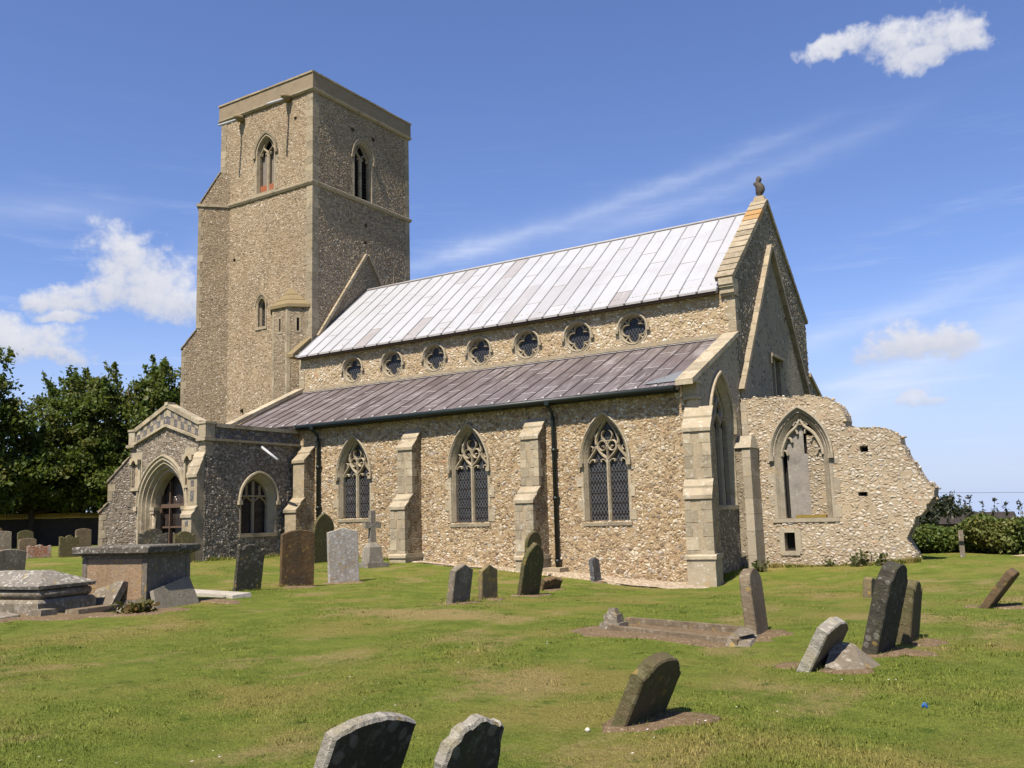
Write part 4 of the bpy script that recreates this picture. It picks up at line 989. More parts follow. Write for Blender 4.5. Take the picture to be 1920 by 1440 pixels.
for s in (-1, 1):
    m.ribbon(fr, [(c_+s*ai/2, zs+.16), (c_+s*ai/2, za-.42)], .06, -.25, .1)
    x = c_+s*ai/2
    for k in (-1, 1): m.ribbon(fr, smooth_curve([(x+k*ai/2, zs-.12), (x+k*ai*.42, zs+.0), (x+k*ai*.2, zs+.08), (x, zs+.18)]), .06, -.25, .1)
m.fbox(fr, c_-a-.02, c_+a+.02, zb-.13, zb+.005, -.3, .04)
m.build('tracery', STONE_G, pwin); m = MB(); m.poly(fr, opening(c_, ai+.02, zb, zs, za-.2, 10), -.34); m.build('pane', glass('porch_glass', .11, 1, .07, lcol=(.06, .055, .05), bars=.4), pwin)

# ---- water spouts
def spout(b_, tip, gar=True):
    m = MB(); m.tube([b_, tip], .05, 8); o_ = m.build('water_spout', LEADP, church)
    if gar:
        m = MB(); x, y, z = b_
        rg = [[(x+r*math.cos(2*math.pi*i/8)*1.1, y-.02-e, z-.04+r*math.sin(2*math.pi*i/8)) for i in range(8)] for e, r in ((-.1, .17), (.06, .20), (.2, .17), (.34, .12), (.42, .05))]
        m.loft(rg, 0, True, True, True); m.build('gargoyle', MOSS, o_)
spout((-4.86, YT-.1, 21.86), (-4.92, YT-1.42, 21.02)); spout((-1.55, YT-.1, 22.03), (-1.60, YT-1.38, 21.22))
spout((PX1+.02, -1.94, 4.42), (PX1+.86, -1.90, 3.88), False)

# ---- ruined chancel wall
YC = 3.85
RU = [(20.10, 5.23), (21.16, 5.18), (22.57, 5.12), (22.96, 4.93), (23.2, 4.69), (23.27, 4.44), (23.31, 4.08), (23.86, 4.0), (24.48, 3.93), (24.82, 3.68), (24.88, 3.46), (25.06, 2.99), (25.27, 2.56), (25.42, 2.34), (25.64, 2.13), (25.57, 1.88), (25.33, 1.49), (25.06, 1.27), (24.88, .91), (24.76, .69), (24.87, .46), (25.02, .07), (25.15, -.5), (20.10, -.5)]
rr = random.Random(12); RO = []
for i in range(len(RU)):
    a, b_ = Vector(RU[i]), Vector(RU[(i+1) % len(RU)]); L = (b_-a).length; N = max(1, int(L/.14)) if i < len(RU)-2 else 1
    for k in range(N):
        p_ = a.lerp(b_, k/N); j = .045 if (i or k) and N > 1 else 0; RO.append((p_.x+rr.uniform(-j, j), p_.y+rr.uniform(-j, j)))
RO = RO[::-1]
FC = Fr((0, YC, 0), (1, 0))
cw = MB(); cwo = opening(21.90, .82, 1.34, 3.28, 4.62); nich = [(21.21, .33), (21.53, .33), (21.53, .9), (21.21, .9)]
put = [[(23.68, 3.28), (23.90, 3.28), (23.90, 3.42), (23.68, 3.42)], [(23.52, 1.96), (23.76, 1.96), (23.76, 2.07), (23.52, 2.07)], [(22.40, 1.62), (22.6, 1.62), (22.6, 1.72), (22.40, 1.72)][:0]]
put = [q_ for q_ in put if q_]
cw.wall(FC, RO, [cwo, nich]+put, .85, .6, 0, edge=True, dense=.03, md=2)
for q_ in put+[nich]: cw.poly(FC, [(q_[0][0]-.1, q_[0][1]-.1), (q_[1][0]+.1, q_[1][1]-.1), (q_[2][0]+.1, q_[2][1]+.1), (q_[3][0]-.1, q_[3][1]+.1)], -.3, 1)
cw.poly(Fr((0, YC+.85, 0), (1, 0)), RO, 0.0, 0)
chan = cw.build('ruined_chancel_wall', [F_RUIN, DARK, relief(F_RUIN, .036)], church)
# loose flints along the broken edges
def pebble(mb, c, r, mi=0, fl=(1, 1, .7)):
    n = 6; rg = []
    ph = rr.uniform(0, 6); ax = [r*f*rr.uniform(.75, 1.25) for f in fl]
    for k, (z, q_) in enumerate(((-1, .25), (-.45, .9), (.35, .95), (1, .3))):
        rg.append([(c[0]+ax[0]*q_*math.cos(ph+2*math.pi*i/n)*rr.uniform(.85, 1.15), c[1]+ax[1]*q_*math.sin(ph+2*math.pi*i/n)*rr.uniform(.85, 1.15), c[2]+ax[2]*z) for i in range(n)])
    mb.loft(rg, mi, True, True, True)
COB = [simple("flint_cobble_white", (.50, .46, .39), var=.2, bm=.006), simple("flint_cobble_grey", (.30, .28, .26), var=.3, bm=.006), simple("flint_cobble_tan", (.42, .33, .21), var=.2, bm=.006)]
cb = MB()
for (x, z) in RO:
    if z < -.1 or (x < 20.2): continue
    for k in range(3):
        pebble(cb, (x+rr.uniform(-.07, .07)-.03, YC+rr.uniform(0, .85), z+rr.uniform(-.07, .05)-.02), rr.uniform(.035, .07), rr.choice((0, 1, 2, 2, 2)))
tag(cb.build('edge_flints', COB, chan), kind='stuff')
m = MB(); a = .90; fr = FC; c_, zb, zs, za = 21.90, 1.34, 3.28, 4.74
m.loft([[fr.P(u_, z, c) for u_, z in opening(c_, aa, zb, zs, zz, 12)] for aa, zz, c in ((a, za, -.02), (a, za, .02), (a-.06, za-.07, .02), (a-.12, za-.13, -.06), (a-.14, za-.15, -.03), (a-.26, za-.28, -.16), (a-.26, za-.28, -.30))])
cwn = m.build('chancel_window', STONE_R, church)
m = MB(); m.loft([[fr.P(u_, z, c) for u_, z in arch(c_, a+e, zs, za+e*1.15, 12)] for e, c in ((.09, 0), (.085, .10), (.03, .11), (-.02, .05))]); [m.fbox(fr, c_+s*(a+.02)-.08, c_+s*(a+.02)+.08, zs-.14, zs, 0, .12) for s in (-1, 1)]
m.build('hood_mould', STONE_R, cwn)
m = MB(); jambs(m, fr, c_, a-.01, zb, zs-.15, .36, .06, .22); m.fbox(fr, c_-a-.12, c_+a+.12, zb-.13, zb-.005, -.3, .03); m.build('window_jambs', STONE_R, cwn)
m = MB()
for s in (-1, 1):
    m.ribbon(fr, smooth_curve([(c_+s*.64, zs-.0), (c_+s*.60, zs+.24), (c_+s*.40, zs+.66), (c_+s*.12, zs+.92), (c_, zs+1.16)]), .11, -.10, .14)
    for t_, x, z in ((0, .50, .10), (0, .34, .50), (0, .15, .76)):
        m.ribbon(fr, smooth_curve([(c_+s*(x+.13), zs+z+.06), (c_+s*(x+.01), zs+z+.06), (c_+s*(x-.04), zs+z-.08)], 4), .075, -.13, .12)
    m.ribbon(fr, smooth_curve([(c_+s*.02, zs+.96), (c_+s*.14, zs+1.06), (c_+s*.22, zs+.94)], 4), .07, -.12, .12)
m.build('tracery', STONE_R, cwn)
m = MB(); m.poly(fr, [(c_-.50, zb), (c_+.14, zb), (c_+.14, zs+.05), (c_+.05, zs+.05), (c_+.05, za-.35), (c_, za-.28), (c_-.3, zs+.8), (c_-.50, zs+.5)], -.24); m.build('blocked_panel', PLASTER, cwn)
m = MB(); m.fbox(fr, c_+.15, c_+.66, zb, zs+.62, -.5, -.20); m.build('flint_infill', F_RUIN, cwn)
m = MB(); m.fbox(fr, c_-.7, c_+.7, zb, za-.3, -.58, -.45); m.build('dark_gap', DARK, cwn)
m = MB(); m.fbox(fr, c_-.30, c_+.62, zb-.0, zb+.09, -.22, -.01); m.build('mossy_sill', simple('yellow_moss', (.24, .17, .035), var=.4, sc=9, bm=.01), cwn)
m = MB(); m.fbox(fr, 21.05, 21.205, .22, 1.02, -.05, .02); m.fbox(fr, 21.535, 21.72, .25, 1.0, -.05, .02); m.fbox(fr, 21.21, 21.53, .90, 1.02, -.05, .02); m.fbox(fr, 21.10, 21.66, .20, .325, -.05, .035)
m.build('niche_surround', STONE_R, chan)
# pilaster between aisle and chancel
m = MB(); m.box((20.075, 3.02, ZG), (20.295, YC+.1, 3.55)); pil = m.build('pilaster', F_GABLE, church)
m = MB(); z = -.4
while z < 3.5:
    h = min(rnd.uniform(.45, .75), 3.56-z); m.box((20.30, 3.0, z+.004), (20.56, YC+.1, z+h-.004)); z += h
m.hexa([(20.03, 2.95, 3.565), (20.60, 2.95, 3.565), (20.60, YC+.1, 3.565), (20.03, YC+.1, 3.565)], [(20.12, 3.45, 3.98), (20.5, 3.45, 3.98), (20.5, YC+.1, 3.98), (20.12, YC+.1, 3.98)])
m.build('pilaster_ashlar', STONE_R, pil)
m = MB(); z = -.4
while z < 5.0:
    h = min(rnd.uniform(.3, .45), 5.1-z); m.box((20.075, YC-.016, max(z, 3.99)+.004), (20.075+rnd.uniform(.12, .22), YC+.1, z+h-.004)) if z > 3.6 else None; z += h
m.build('wall_quoins', STONE_R, chan)
# ------------------------------------------------------------------ gravel strip and bare earth
grav, t, b = mat("gravel", .9, .2); p = opos(t)
vv = t.n('ShaderNodeTexVoronoi', {'Vector': p, 'Scale': 17.}); g1 = t.ramp(t.n('ShaderNodeSeparateColor', {0: vv.outputs['Color']}).outputs[0], [(0, (.20, .14, .085)), (.35, (.40, .31, .20)), (.7, (.56, .47, .35)), (1, (.80, .74, .65))])
t.put(b.inputs['Base Color'], t.mix(t.m('MULTIPLY', t.noise(p, 2, 4), .6), g1, (.42, .33, .215))); bump(t, b, t.m('SUBTRACT', 1.0, vv.outputs['Distance']), .06)
def jagged(P, amp, n=6, seed=1):
    r_ = random.Random(seed); out = []
    for i in range(len(P)):
        a, b_ = P[i], P[(i+1) % len(P)]
        for k in range(n): t_ = k/n; out.append((a[0]+(b_[0]-a[0])*t_+r_.uniform(-amp, amp), a[1]+(b_[1]-a[1])*t_+r_.uniform(-amp, amp)))
    return out
GRAVEL_POLY = [(8.4, .05), (8.4, -.55), (11.5, -.75), (14.5, -1.05), (17.0, -1.5), (19.2, -2.2), (20.55, -2.9), (20.95, -1.7), (20.75, -.5), (20.55, .3), (19.8, .05)]
V, F = ground_sheet('gravel', grav, jagged(GRAVEL_POLY, .06, 6, 3), .03)
m = MB(); m.add(V, F, 0, True); tag(m.build('gravel_strip', grav), 'strip of pale gravel along the foot of the aisle wall', kind='structure')
soilm, t, b = mat("bare_earth", .95, .1); p = opos(t)
c = t.mix(t.noise(p, 3, 5, .7), (.12, .080, .045), (.27, .195, .118)); c = t.mix(t.sstep(t.noise(p, 22, 5, .8), .54, .64), c, (.42, .345, .24)); c = t.mix(t.sstep(t.noise(p, 17, 3, .7), .6, .7), c, (.10, .10, .035))
t.put(b.inputs['Base Color'], c); bump(t, b, t.noise(p, 24, 5, .7), .05)
SOIL = []                                                # (x, y, rx, ry, rot)
def soil(x, y, rx, ry, rot=0.): SOIL.append((x, y, rx*.82, ry*.74, rot))

# ------------------------------------------------------------------ gravestones
def hs_mat(name, base, alt, lich, lamt=.5, green=None, gamt=0., seed=0., var=.5):
    m, t, b = mat(name, .92, .15); p = t.v('ADD', opos(t), (seed, seed*2, seed))
    n = t.noise(p, 2.2, 6, .68); f = t.noise(p, 16, 6, .72); f2 = t.noise(p, 38, 4, .7); v_ = t.noise(t.v('MULTIPLY', p, (3., 3., .6)), 2.5, 5, .65)
    c = t.mix(t.m('MULTIPLY', t.sstep(n, .38, .64), var*1.4), base, alt)
    c = t.mix(t.m('MULTIPLY', t.sstep(v_, .45, .7), .45), c, tuple(x*.55 for x in base))
    if green: c = t.mix(t.m('MULTIPLY', t.sstep(t.noise(p, 3.3, 5, .6), .5, .66), gamt), c, green)
    c = t.mix(t.m('MULTIPLY', t.sstep(t.m('ADD', f, t.m('MULTIPLY', t.m('SUBTRACT', n, .5), .5)), .53, .62), lamt), c, lich)
    c = t.mix(t.m('MULTIPLY', t.sstep(f2, .5, .75), .3), c, tuple(x*.45 for x in base))
    vs = t.n('ShaderNodeTexVoronoi', {'Vector': t.v('ADD', p, t.v('MULTIPLY', t.noise(p, 9, 3, .6, 1), (.06, .06, .06))), 'Scale': 11.}); sc_ = t.n('ShaderNodeSeparateColor', {0: vs.outputs['Color']})
    spot = t.m('MULTIPLY', t.sstep(vs.outputs['Distance'], .42, .30), t.m('GREATER_THAN', sc_.outputs[0], .74))
    c = t.mix(t.m('MULTIPLY', spot, .7*min(1, lamt+.3)), c, t.mix(t.m('GREATER_THAN', sc_.outputs[1], .7), lich, (.36, .24, .05)))
    t.put(b.inputs['Base Color'], c); bump(t, b, t.m('ADD', t.m('MULTIPLY', f, .7), t.m('MULTIPLY', f2, .4)), .03)
    return m
H_BROWN = hs_mat("stone_brown", (.115, .085, .050), (.20, .115, .05), (.22, .19, .12), .25, seed=1.)
H_RUST = hs_mat("stone_rust_brown", (.095, .070, .042), (.155, .090, .042), (.19, .15, .09), .25, seed=2., var=.75)
H_GREY = hs_mat("stone_grey_speckled", (.33, .305, .27), (.42, .39, .35), (.54, .53, .50), .5, green=(.30, .18, .08), gamt=.35, seed=3.)
H_DARK = hs_mat("stone_dark", (.055, .050, .040), (.085, .075, .055), (.26, .25, .21), .3, green=(.06, .075, .022), gamt=.5, seed=4.)
H_GREEN = hs_mat("stone_green_brown", (.12, .098, .052), (.085, .085, .035), (.22, .20, .12), .3, green=(.085, .095, .03), gamt=.7, seed=5.)
H_SLATE = hs_mat("stone_blue_grey", (.085, .088, .092), (.12, .12, .12), (.36, .36, .34), .3, seed=6.)
H_YELL = hs_mat("stone_yellow_lichen", (.16, .13, .08), (.24, .19, .10), (.34, .26, .05), .6, seed=7.)
H_LGREY = hs_mat("stone_light_grey", (.185, .158, .118), (.25, .215, .165), (.44, .41, .35), .5, seed=8.)
H_WHITE = hs_mat("stone_white", (.46, .43, .37), (.34, .31, .25), (.60, .57, .51), .4, seed=9.)
H_EDGE = hs_mat("stone_lichen_sunlit_edge", (.27, .25, .21), (.36, .34, .29), (.52, .49, .42), .5, green=(.30, .26, .12), gamt=.4, seed=17.)  # rim colour holds lichen and also the sunlit look of the edges
H_BUFF = hs_mat("stone_buff", (.165, .128, .084), (.22, .172, .115), (.34, .30, .23), .35, seed=10.)

TUFTS = []
def profile(kind, w_, h, ap, r_):
    a = w_/2
    if kind == 'round': return [(-a*math.cos(math.pi*i/16), h+ap*math.sin(math.pi*i/16)) for i in range(17)]
    if kind == 'gothic': return arch(0, a, h, h+ap, 9)
    if kind == 'point': return [(-a, h), (-a*.55, h+ap*.42), (-a*.2, h+ap*.86), (0, h+ap), (a*.2, h+ap*.86), (a*.55, h+ap*.42), (a, h)]
    if kind == 'gable': return [(-a, h), (0, h+ap), (a, h)]
    if kind == 'curve': return [(-a+2*a*i/14, h+ap*math.sin(math.pi*i/14)**.8) for i in range(15)]
    if kind == 'shoulder': return [(-a, h), (-a, h+.03), (-a*.82, h+.03), (-a*.74, h-.005), (-a*.66, h+.01)]+[(-a*.62*math.cos(math.pi*i/10), h+.02+ap*math.sin(math.pi*i/10)) for i in range(11)]+[(a*.66, h+.01), (a*.74, h-.005), (a*.82, h+.03), (a, h+.03), (a, h)]
    if kind == 'wavy': return [(-a, h+.02), (-a*.85, h+.035), (-a*.65, h+.0), (-a*.42, h-.01), (-a*.2, h+ap*.7), (0, h+ap), (a*.2, h+ap*.7), (a*.42, h-.01), (a*.65, h+.0), (a*.85, h+.035), (a, h+.02)]
    if kind == 'anglearch': return [(-a, h-.04), (-a*.82, h), (-a*.80, h+.03)]+[(-a*.72*math.cos(math.pi*i/12), h+.02+ap*math.sin(math.pi*i/12)**.9) for i in range(13)]+[(a*.80, h+.03), (a*.82, h), (a, h-.04)]
    if kind == 'broken':
        n = 12; return [(-a+2*a*i/n, h+ap*(.2+.8*math.sin(math.pi*min(1, i/n*.9+.1)))+r_.uniform(-.03, .03)) for i in range(n+1)]
def headstone(x, y, w_, h, ap, lean, roll, yw, kind, m, label, th=.10, extra=0., soilr=None, jit=.003, cat='headstone', group='gravestones in the churchyard', sink=.25, plinth=False, cap=None, edge=None):
    r_ = random.Random(int(x*100+y*37))
    P = [(-w_/2, -sink)]+[( -w_/2, z) for z in np.linspace(0.05, h*.92, 5)]+profile(kind, w_, h, ap, r_)+[(w_/2, z) for z in np.linspace(h*.92, .05, 5)]+[(w_/2, -sink)]
    # densify and roughen the outline
    Q = []
    for i in range(len(P)-1):
        a, b_ = P[i], P[i+1]; n = max(1, int(math.hypot(b_[0]-a[0], b_[1]-a[1])/.06))
        for k in range(n): Q.append((a[0]+(b_[0]-a[0])*k/n+r_.uniform(-jit, jit), a[1]+(b_[1]-a[1])*k/n+r_.uniform(-jit, jit)))
    Q.append(P[-1]); n = len(Q)
    def inset(d):
        out = []
        for i in range(n):
            a = Q[i-1] if i else Q[0]; b_ = Q[(i+1) % n] if i < n-1 else Q[-1]
            tx, tz = b_[0]-a[0], b_[1]-a[1]; L = math.hypot(tx, tz) or 1
            out.append((Q[i][0]+tz/L*d, Q[i][1]-tx/L*d))
        return out
    I = inset(.014)
    rings = [[(-th/2, u, z) for u, z in I], [(-th/2+.014, u, z) for u, z in Q], [(th/2-.014, u, z) for u, z in Q], [(th/2, u, z) for u, z in I]]
    mb = MB(); mb.loft(rings, 1 if edge else 0, False)
    for c_, L, fl in ((-th/2, I, 1), (th/2, I, 0)):
        tr = tessellate_polygon([[Vector((u, z, 0)) for u, z in L]])
        F = []
        for q_ in tr:
            (ax, ay), (bx, by), (cx, cy) = (L[i] for i in q_); pos = (bx-ax)*(cy-ay)-(by-ay)*(cx-ax) > 0
            F.append(q_ if pos != bool(fl) else tuple(reversed(q_)))
        mb.add([(c_, u, z) for u, z in L], F)
    o_ = mb.build('headstone', [m, edge] if edge else m)
    if plinth:
        pb = MB(); pb.box((-th/2-.05, -w_/2-.05, -sink), (th/2+.05, w_/2+.05, .10), jit=.004); pb.build('plinth', m, o_)
    Mx = Matrix.Rotation(math.radians(yw), 4, 'Z') @ Matrix.Rotation(math.radians(lean), 4, 'Y') @ Matrix.Rotation(math.radians(roll), 4, 'X')
    z0 = G(x, y)
    # fitted point is the middle of the lower edge of the front face
    off = Mx @ Vector((-th/2, 0, 0)); Mx.translation = Vector((x, y, z0))+off.to_3d()
    o_.matrix_world = Mx
    tag(o_, label, cat, group); TUFTS.append((x, y, w_, yw))
    if soilr: soil(x, y, soilr[0], soilr[1])
    return o_
HS = headstone
HS(13.25,-10.61,.67,.91,.10,5,-3,-10,'shoulder',H_DARK,'dark headstone with a round-shouldered top beside the white fallen slab',th=.10)
HS(12.96,-8.81,.87,1.27,.10,5,1,-19,'curve',H_RUST,'big rust-brown headstone with a low curved top left of the pale grey one',th=.10,soilr=(.45,.7))
HS(12.89,-7.07,.84,1.31,.10,-2,1,-24,'point',H_GREY,'tall pale grey headstone with a shallow peaked top facing the lawn',th=.11,soilr=(.5,.75))
HS(7.78,-2.51,.72,1.10,.56,12,6,-18,'gothic',H_GREEN,'tall olive-brown pointed-arch headstone close to the green drainpipe by the porch',th=.13)
HS(3.95,-2.98,.64,.82,.07,7,-2,3,'point',H_SLATE,'small blue-grey headstone under the porch side window',th=.14,soilr=(.4,.6))
HS(18.99,-10.42,.63,.63,.12,9,0,2,'gable',H_LGREY,'mottled grey gabled headstone, left one of the three in the middle row',th=.14,plinth=False,soilr=(.3,.5))
HS(18.73,-9.02,.60,.59,.12,1,0,1,'gable',H_YELL,'small gabled headstone edged with yellow lichen between two taller stones',th=.10,soilr=(.3,.5))
HS(18.44,-6.96,.66,.72,.52,18,6,-10,'gothic',H_GREEN,'dark leaning headstone with pointed arch and side shoulders in front of a rounder one',th=.12,soilr=(.5,.8))
HS(15.51,-1.95,.60,1.0,.36,10,5,-13,'round',H_GREEN,'mossy round-topped headstone half hidden behind the leaning arched stone',th=.12)
HS(17.91,-5.09,.68,.22,.08,28,0,-11,'broken',H_BROWN,'low broken headstone stump lying beside the leaning arched stone',th=.14,jit=.012,soilr=(.4,.6))
HS(17.39,-1.51,.56,.62,.08,-6,-3,6,'point',H_SLATE,'little grey headstone at the edge of the gravel below the third aisle window',th=.12,soilr=(.3,.55))
HS(25.60,-12.69,.66,.68,.20,-5,-4,4,'round',H_BUFF,'narrow round-topped buff headstone at the end of the kerbed grave',th=.15,soilr=(.45,.5))
HS(27.37,-13.86,.70,.86,.14,15,-2,-6,'anglearch',H_DARK,'tall dark headstone with green streaks and shouldered round top, leaning forward',th=.17,soilr=(.5,.65))
HS(27.50,-12.74,.60,.62,.10,8,-4,-1,'shoulder',H_GREEN,'slim headstone with stepped shoulders just behind the tall green-streaked one',th=.16,soilr=(.4,.5))
HS(26.93,-14.98,.70,.44,.10,29,-1,-5,'curve',H_BUFF,'short chipped grey headstone leaning forward over a fallen slab',th=.13,jit=.01,edge=H_EDGE,soilr=(.6,.6))
HS(26.40,-18.28,.70,.42,.09,25,-4,-3,'anglearch',H_GREEN,'squat mossy headstone leaning far forward alone on the front lawn',th=.12,soilr=(.5,.6),jit=.004)
HS(27.92,-7.76,.68,.66,.06,38,-1,-5,'curve',H_BROWN,'brown headstone tilted almost flat near the right edge of the lawn',th=.13,soilr=(.5,.6))
HS(25.67,-5.88,.5,.33,.04,5,-4,3,'curve',H_YELL,'tiny yellow-brown grave marker on open lawn before the ruined wall',th=.16)
HS(26.38,-21.77,.61,.68,.06,20,-5,0,'curve',H_DARK,'nearest dark headstone with smooth curved top and pale worn rim coloured as sunlit',th=.075,jit=.003,sink=.5,edge=H_EDGE)
HS(26.93,-21.59,.45,.66,.10,16,2,0,'curve',H_DARK,'nearest headstone with a rough crumbling top, right of the smooth curved one',th=.07,jit=.013,sink=.5,edge=H_EDGE)
HS(-5.49,-3.21,.76,.80,.09,-4,-2,-11,'wavy',H_GREEN,'olive-brown headstone with a wavy top on the lawn left of the porch',th=.12)
HS(-10.14,.42,.72,1.04,.08,-3,0,-7,'curve',H_BUFF,'pale upright headstone behind the wavy-topped one near the porch buttress',th=.12)
HS(-12.4,-2.2,.95,1.0,.06,-4,1,-16,'curve',H_LGREY,'broad light grey speckled headstone at the far left edge')
HS(-15.2,.6,.74,.95,.13,-5,0,-8,'curve',H_GREEN,'dark arched headstone behind a smaller pale rounded one',th=.12)
HS(-10.0,-2.3,.72,.62,.10,-4,0,-10,'round',H_BUFF,'small pale rounded headstone in front of the dark arched one')
HS(-5.91,-4.19,.88,.46,.07,-5,-1,-15,'wavy',hs_mat("stone_red_topped", (.34,.30,.25),(.28,.10,.05),(.5,.47,.42),.4,seed=12.,var=.8),'low red-stained headstone with a wavy top',th=.14)
HS(5.35,-11.61,.74,.66,.06,2,-3,-4,'curve',H_LGREY,'grey curved headstone behind the hipped tomb',th=.12)
HS(-19.0,1.0,.9,1.15,.35,-6,-1,-12,'gable',H_RUST,'brown peaked headstone farthest away at the left edge')
HS(3.52,-5.95,.92,.95,.16,-3,-1,-22,'shoulder',H_DARK,'dark shouldered headstone before the porch doorway, above the chest tomb')
HS(4.35,-5.35,.72,.89,.10,-3,-1,-10,'shoulder',H_GREEN,'mossy shouldered headstone before the porch corner, right of the dark one')
HS(2.6,-5.1,.5,.86,.08,0,0,-15,'round',H_BUFF,'narrow buff headstone between the two shouldered ones at the porch',th=.12)

# ---- chest tomb
t0 = (14.1, -14.01); za = .12
ct = empty('chest_tomb', (13.16, -13.33, za), label='large chest tomb with orange-stained side and dark overhanging slab', cat='tomb', group='raised tombs')
th_ = math.radians(8)
ux, uy = 1.32, 1.20                                     # half extents set below
ct.location = (13.42, -13.60, .12); ct.rotation_euler = (0, 0, math.radians(11.5))
HX, HY, HH = .78, .58, 1.0
body_m = hs_mat("tomb_orange_panel", (.31, .215, .13), (.22, .18, .135), (.36, .29, .21), .4, seed=14., var=.35)
grey_m = hs_mat("tomb_grey", (.19, .165, .135), (.13, .11, .085), (.36, .33, .28), .3, seed=15.)
m = MB(); m.box((-HX, -HY, -.3), (HX, HY, HH-.06)); m.build('panel', [grey_m], ct)
m = MB(); m.box((-HX+.10, -HY-.006, .14), (HX-.12, -HY+.05, HH-.10)); m.build('orange_panel', body_m, ct)
m = MB()
for sx_ in (-1, 1):
    for sy_ in (-1, 1):
        e = sorted((sx_*(HX+.018), sx_*(HX-.10))); f = sorted((sy_*(HY+.018), sy_*(HY-.10))); m.box((e[0], f[0], .10), (e[1], f[1], HH-.08), jit=.003)
m.box((-HX-.04, -HY-.04, -.3), (HX+.04, HY+.04, .09)); m.box((-HX-.02, -HY-.02, .09), (HX+.02, HY+.02, .13)); m.box((-HX-.03, -HY-.03, HH-.07), (HX+.03, HY+.03, HH-.03))
m.box((-.02, HY*-1-.012, .14), (.02, -HY+.02, HH-.1)) if False else None
m.build('pilaster', grey_m, ct)
m = MB(); rg = []
for z, e in ((HH-.028, .06), (HH+.0, .12), (HH+.02, .15), (HH+.12, .155), (HH+.145, .14)): rg.append([(-HX-e, -HY-e, z), (HX+e, -HY-e, z), (HX+e, HY+e, z), (-HX-e, HY+e, z)])
m.loft(rg, 0, True, False, True); m.build('slab', hs_mat("tomb_slab", (.13, .115, .095), (.07, .062, .05), (.48, .46, .41), .5, seed=16.), ct)
def lean_slab(name, pts, thick, nrm, m_, label, cat, group=None, origin=None):
    P = [Vector(p) for p in pts]; n_ = Vector(nrm).normalized(); c_ = sum(P, Vector())/len(P)
    mb = MB(); mb.hexa([p-c_-n_*thick for p in P], [p-c_ for p in P]); o_ = mb.build(name, m_); o_.location = c_
    return tag(o_, label, cat, group)
Mct = Matrix.Translation(ct.location) @ ct.rotation_euler.to_matrix().to_4x4()
def tl(x, y, z): return Mct @ Vector((x, y, z))
lean_slab('leaning_slab', [tl(HX+.40, -HY-.12, -.15), tl(HX+.40, HY-.06, -.15), tl(HX+.12, HY-.12, .50), tl(HX+.13, HY-.34, .49), tl(HX+.17, -HY+.36, .40), tl(HX+.20, -HY-.04, .33)], .09, (1, .2, .4), H_LGREY and hs_mat("slab_smooth_grey", (.25, .225, .175), (.21, .185, .14), (.3, .28, .22), .2, seed=18.), 'broad grey stone slab propped against the dark end of the chest tomb', 'stone slab')
lean_slab('leaning_slab', [tl(-.42, -HY-.34, -.1), tl(.20, -HY-.38, -.1), tl(.33, -HY-.10, .50), tl(.18, -HY-.09, .50), tl(.0, -HY-.11, .42), tl(-.30, -HY-.12, .36)], .13, (0, -1, .35), H_LGREY, 'speckled broken stone fragment propped against the orange side of the chest tomb', 'stone fragment')
# ---- hipped tomb
ht = empty('hipped_tomb', (12.35, -15.3, .12), label='low tomb with hipped lichen-white lid at the left edge', cat='tomb', group='raised tombs')
ht.rotation_euler = (0, 0, math.radians(11.5))
ht.location = (12.72, -15.42, .14)
A, B_ = .98, .60
def rect(z, e, e2=None): e2 = e if e2 is None else e2; return [(-A-e, -B_-e2, z), (A+e, -B_-e2, z), (A+e, B_+e2, z), (-A-e, B_+e2, z)]
m = MB(); m.loft([rect(-.35, .05), rect(.20, .05), rect(.225, .035), rect(.26, .0)], 0, True); m.add(rect(.26, .0), [(0, 1, 2, 3)]); m.build('base', H_LGREY, ht)
m = MB(); m.loft([rect(.258, -.06), rect(.28, -.03), rect(.32, -.01), rect(.37, -.005), rect(.41, -.02), rect(.44, -.08)], 0, True, True); m.build('moulding', H_LGREY, ht)
m = MB(); m.loft([rect(.435, -.02), rect(.445, .03), rect(.50, .05), rect(.515, .03), [(-A*.62, -.10, .74), (A*.52, -.10, .74), (A*.52, .10, .74), (-A*.62, .10, .74)]], 0, True, False, True); m.build('lid', hs_mat("lid_lichen", (.22, .20, .17), (.15, .135, .11), (.56, .54, .49), .7, seed=19.), ht)
def kerb(x, y, lx, ly, lz, rz, m_, label, z=None, tilt=(0, 0), cat='kerb stone', jit=.03, name='fallen_kerb_stone'):
    mb = MB(); mb.hexa([(sx_*lx/2+rnd.uniform(-jit, jit), sy_*ly/2+rnd.uniform(-jit, jit), -lz) for sx_, sy_ in ((-1, -1), (1, -1), (1, 1), (-1, 1))], [(sx_*lx/2*.97+rnd.uniform(-jit, jit), sy_*ly/2*.95+rnd.uniform(-jit, jit), lz*.6) for sx_, sy_ in ((-1, -1), (1, -1), (1, 1), (-1, 1))])
    o_ = mb.build(name, m_); o_.location = (x, y, (G(x, y) if z is None else z)+lz*.35); o_.rotation_euler = (math.radians(tilt[0]), math.radians(tilt[1]), math.radians(rz))
    return tag(o_, label, cat, 'fallen kerb stones round the left tombs')
kerb(14.15, -15.0, .30, 1.0, .11, 14, H_BUFF, 'long kerb stone lying below the end of the hipped tomb')
kerb(14.55, -14.45, .42, .40, .09, 20, H_LGREY, 'square kerb block before the corner of the chest tomb')
kerb(14.0, -15.85, .32, .34, .12, 5, H_LGREY, 'small squarish block under the front corner of the hipped tomb')
kerb(13.45, -16.45, 1.0, .42, .10, 8, H_LGREY, 'cracked flat stone under the hipped tomb at the left edge', tilt=(4, 6))
kerb(13.9, -16.9, .75, .50, .07, 32, H_BUFF, 'low tilted paving stone sunk in bare earth at the left edge', tilt=(0, 8))
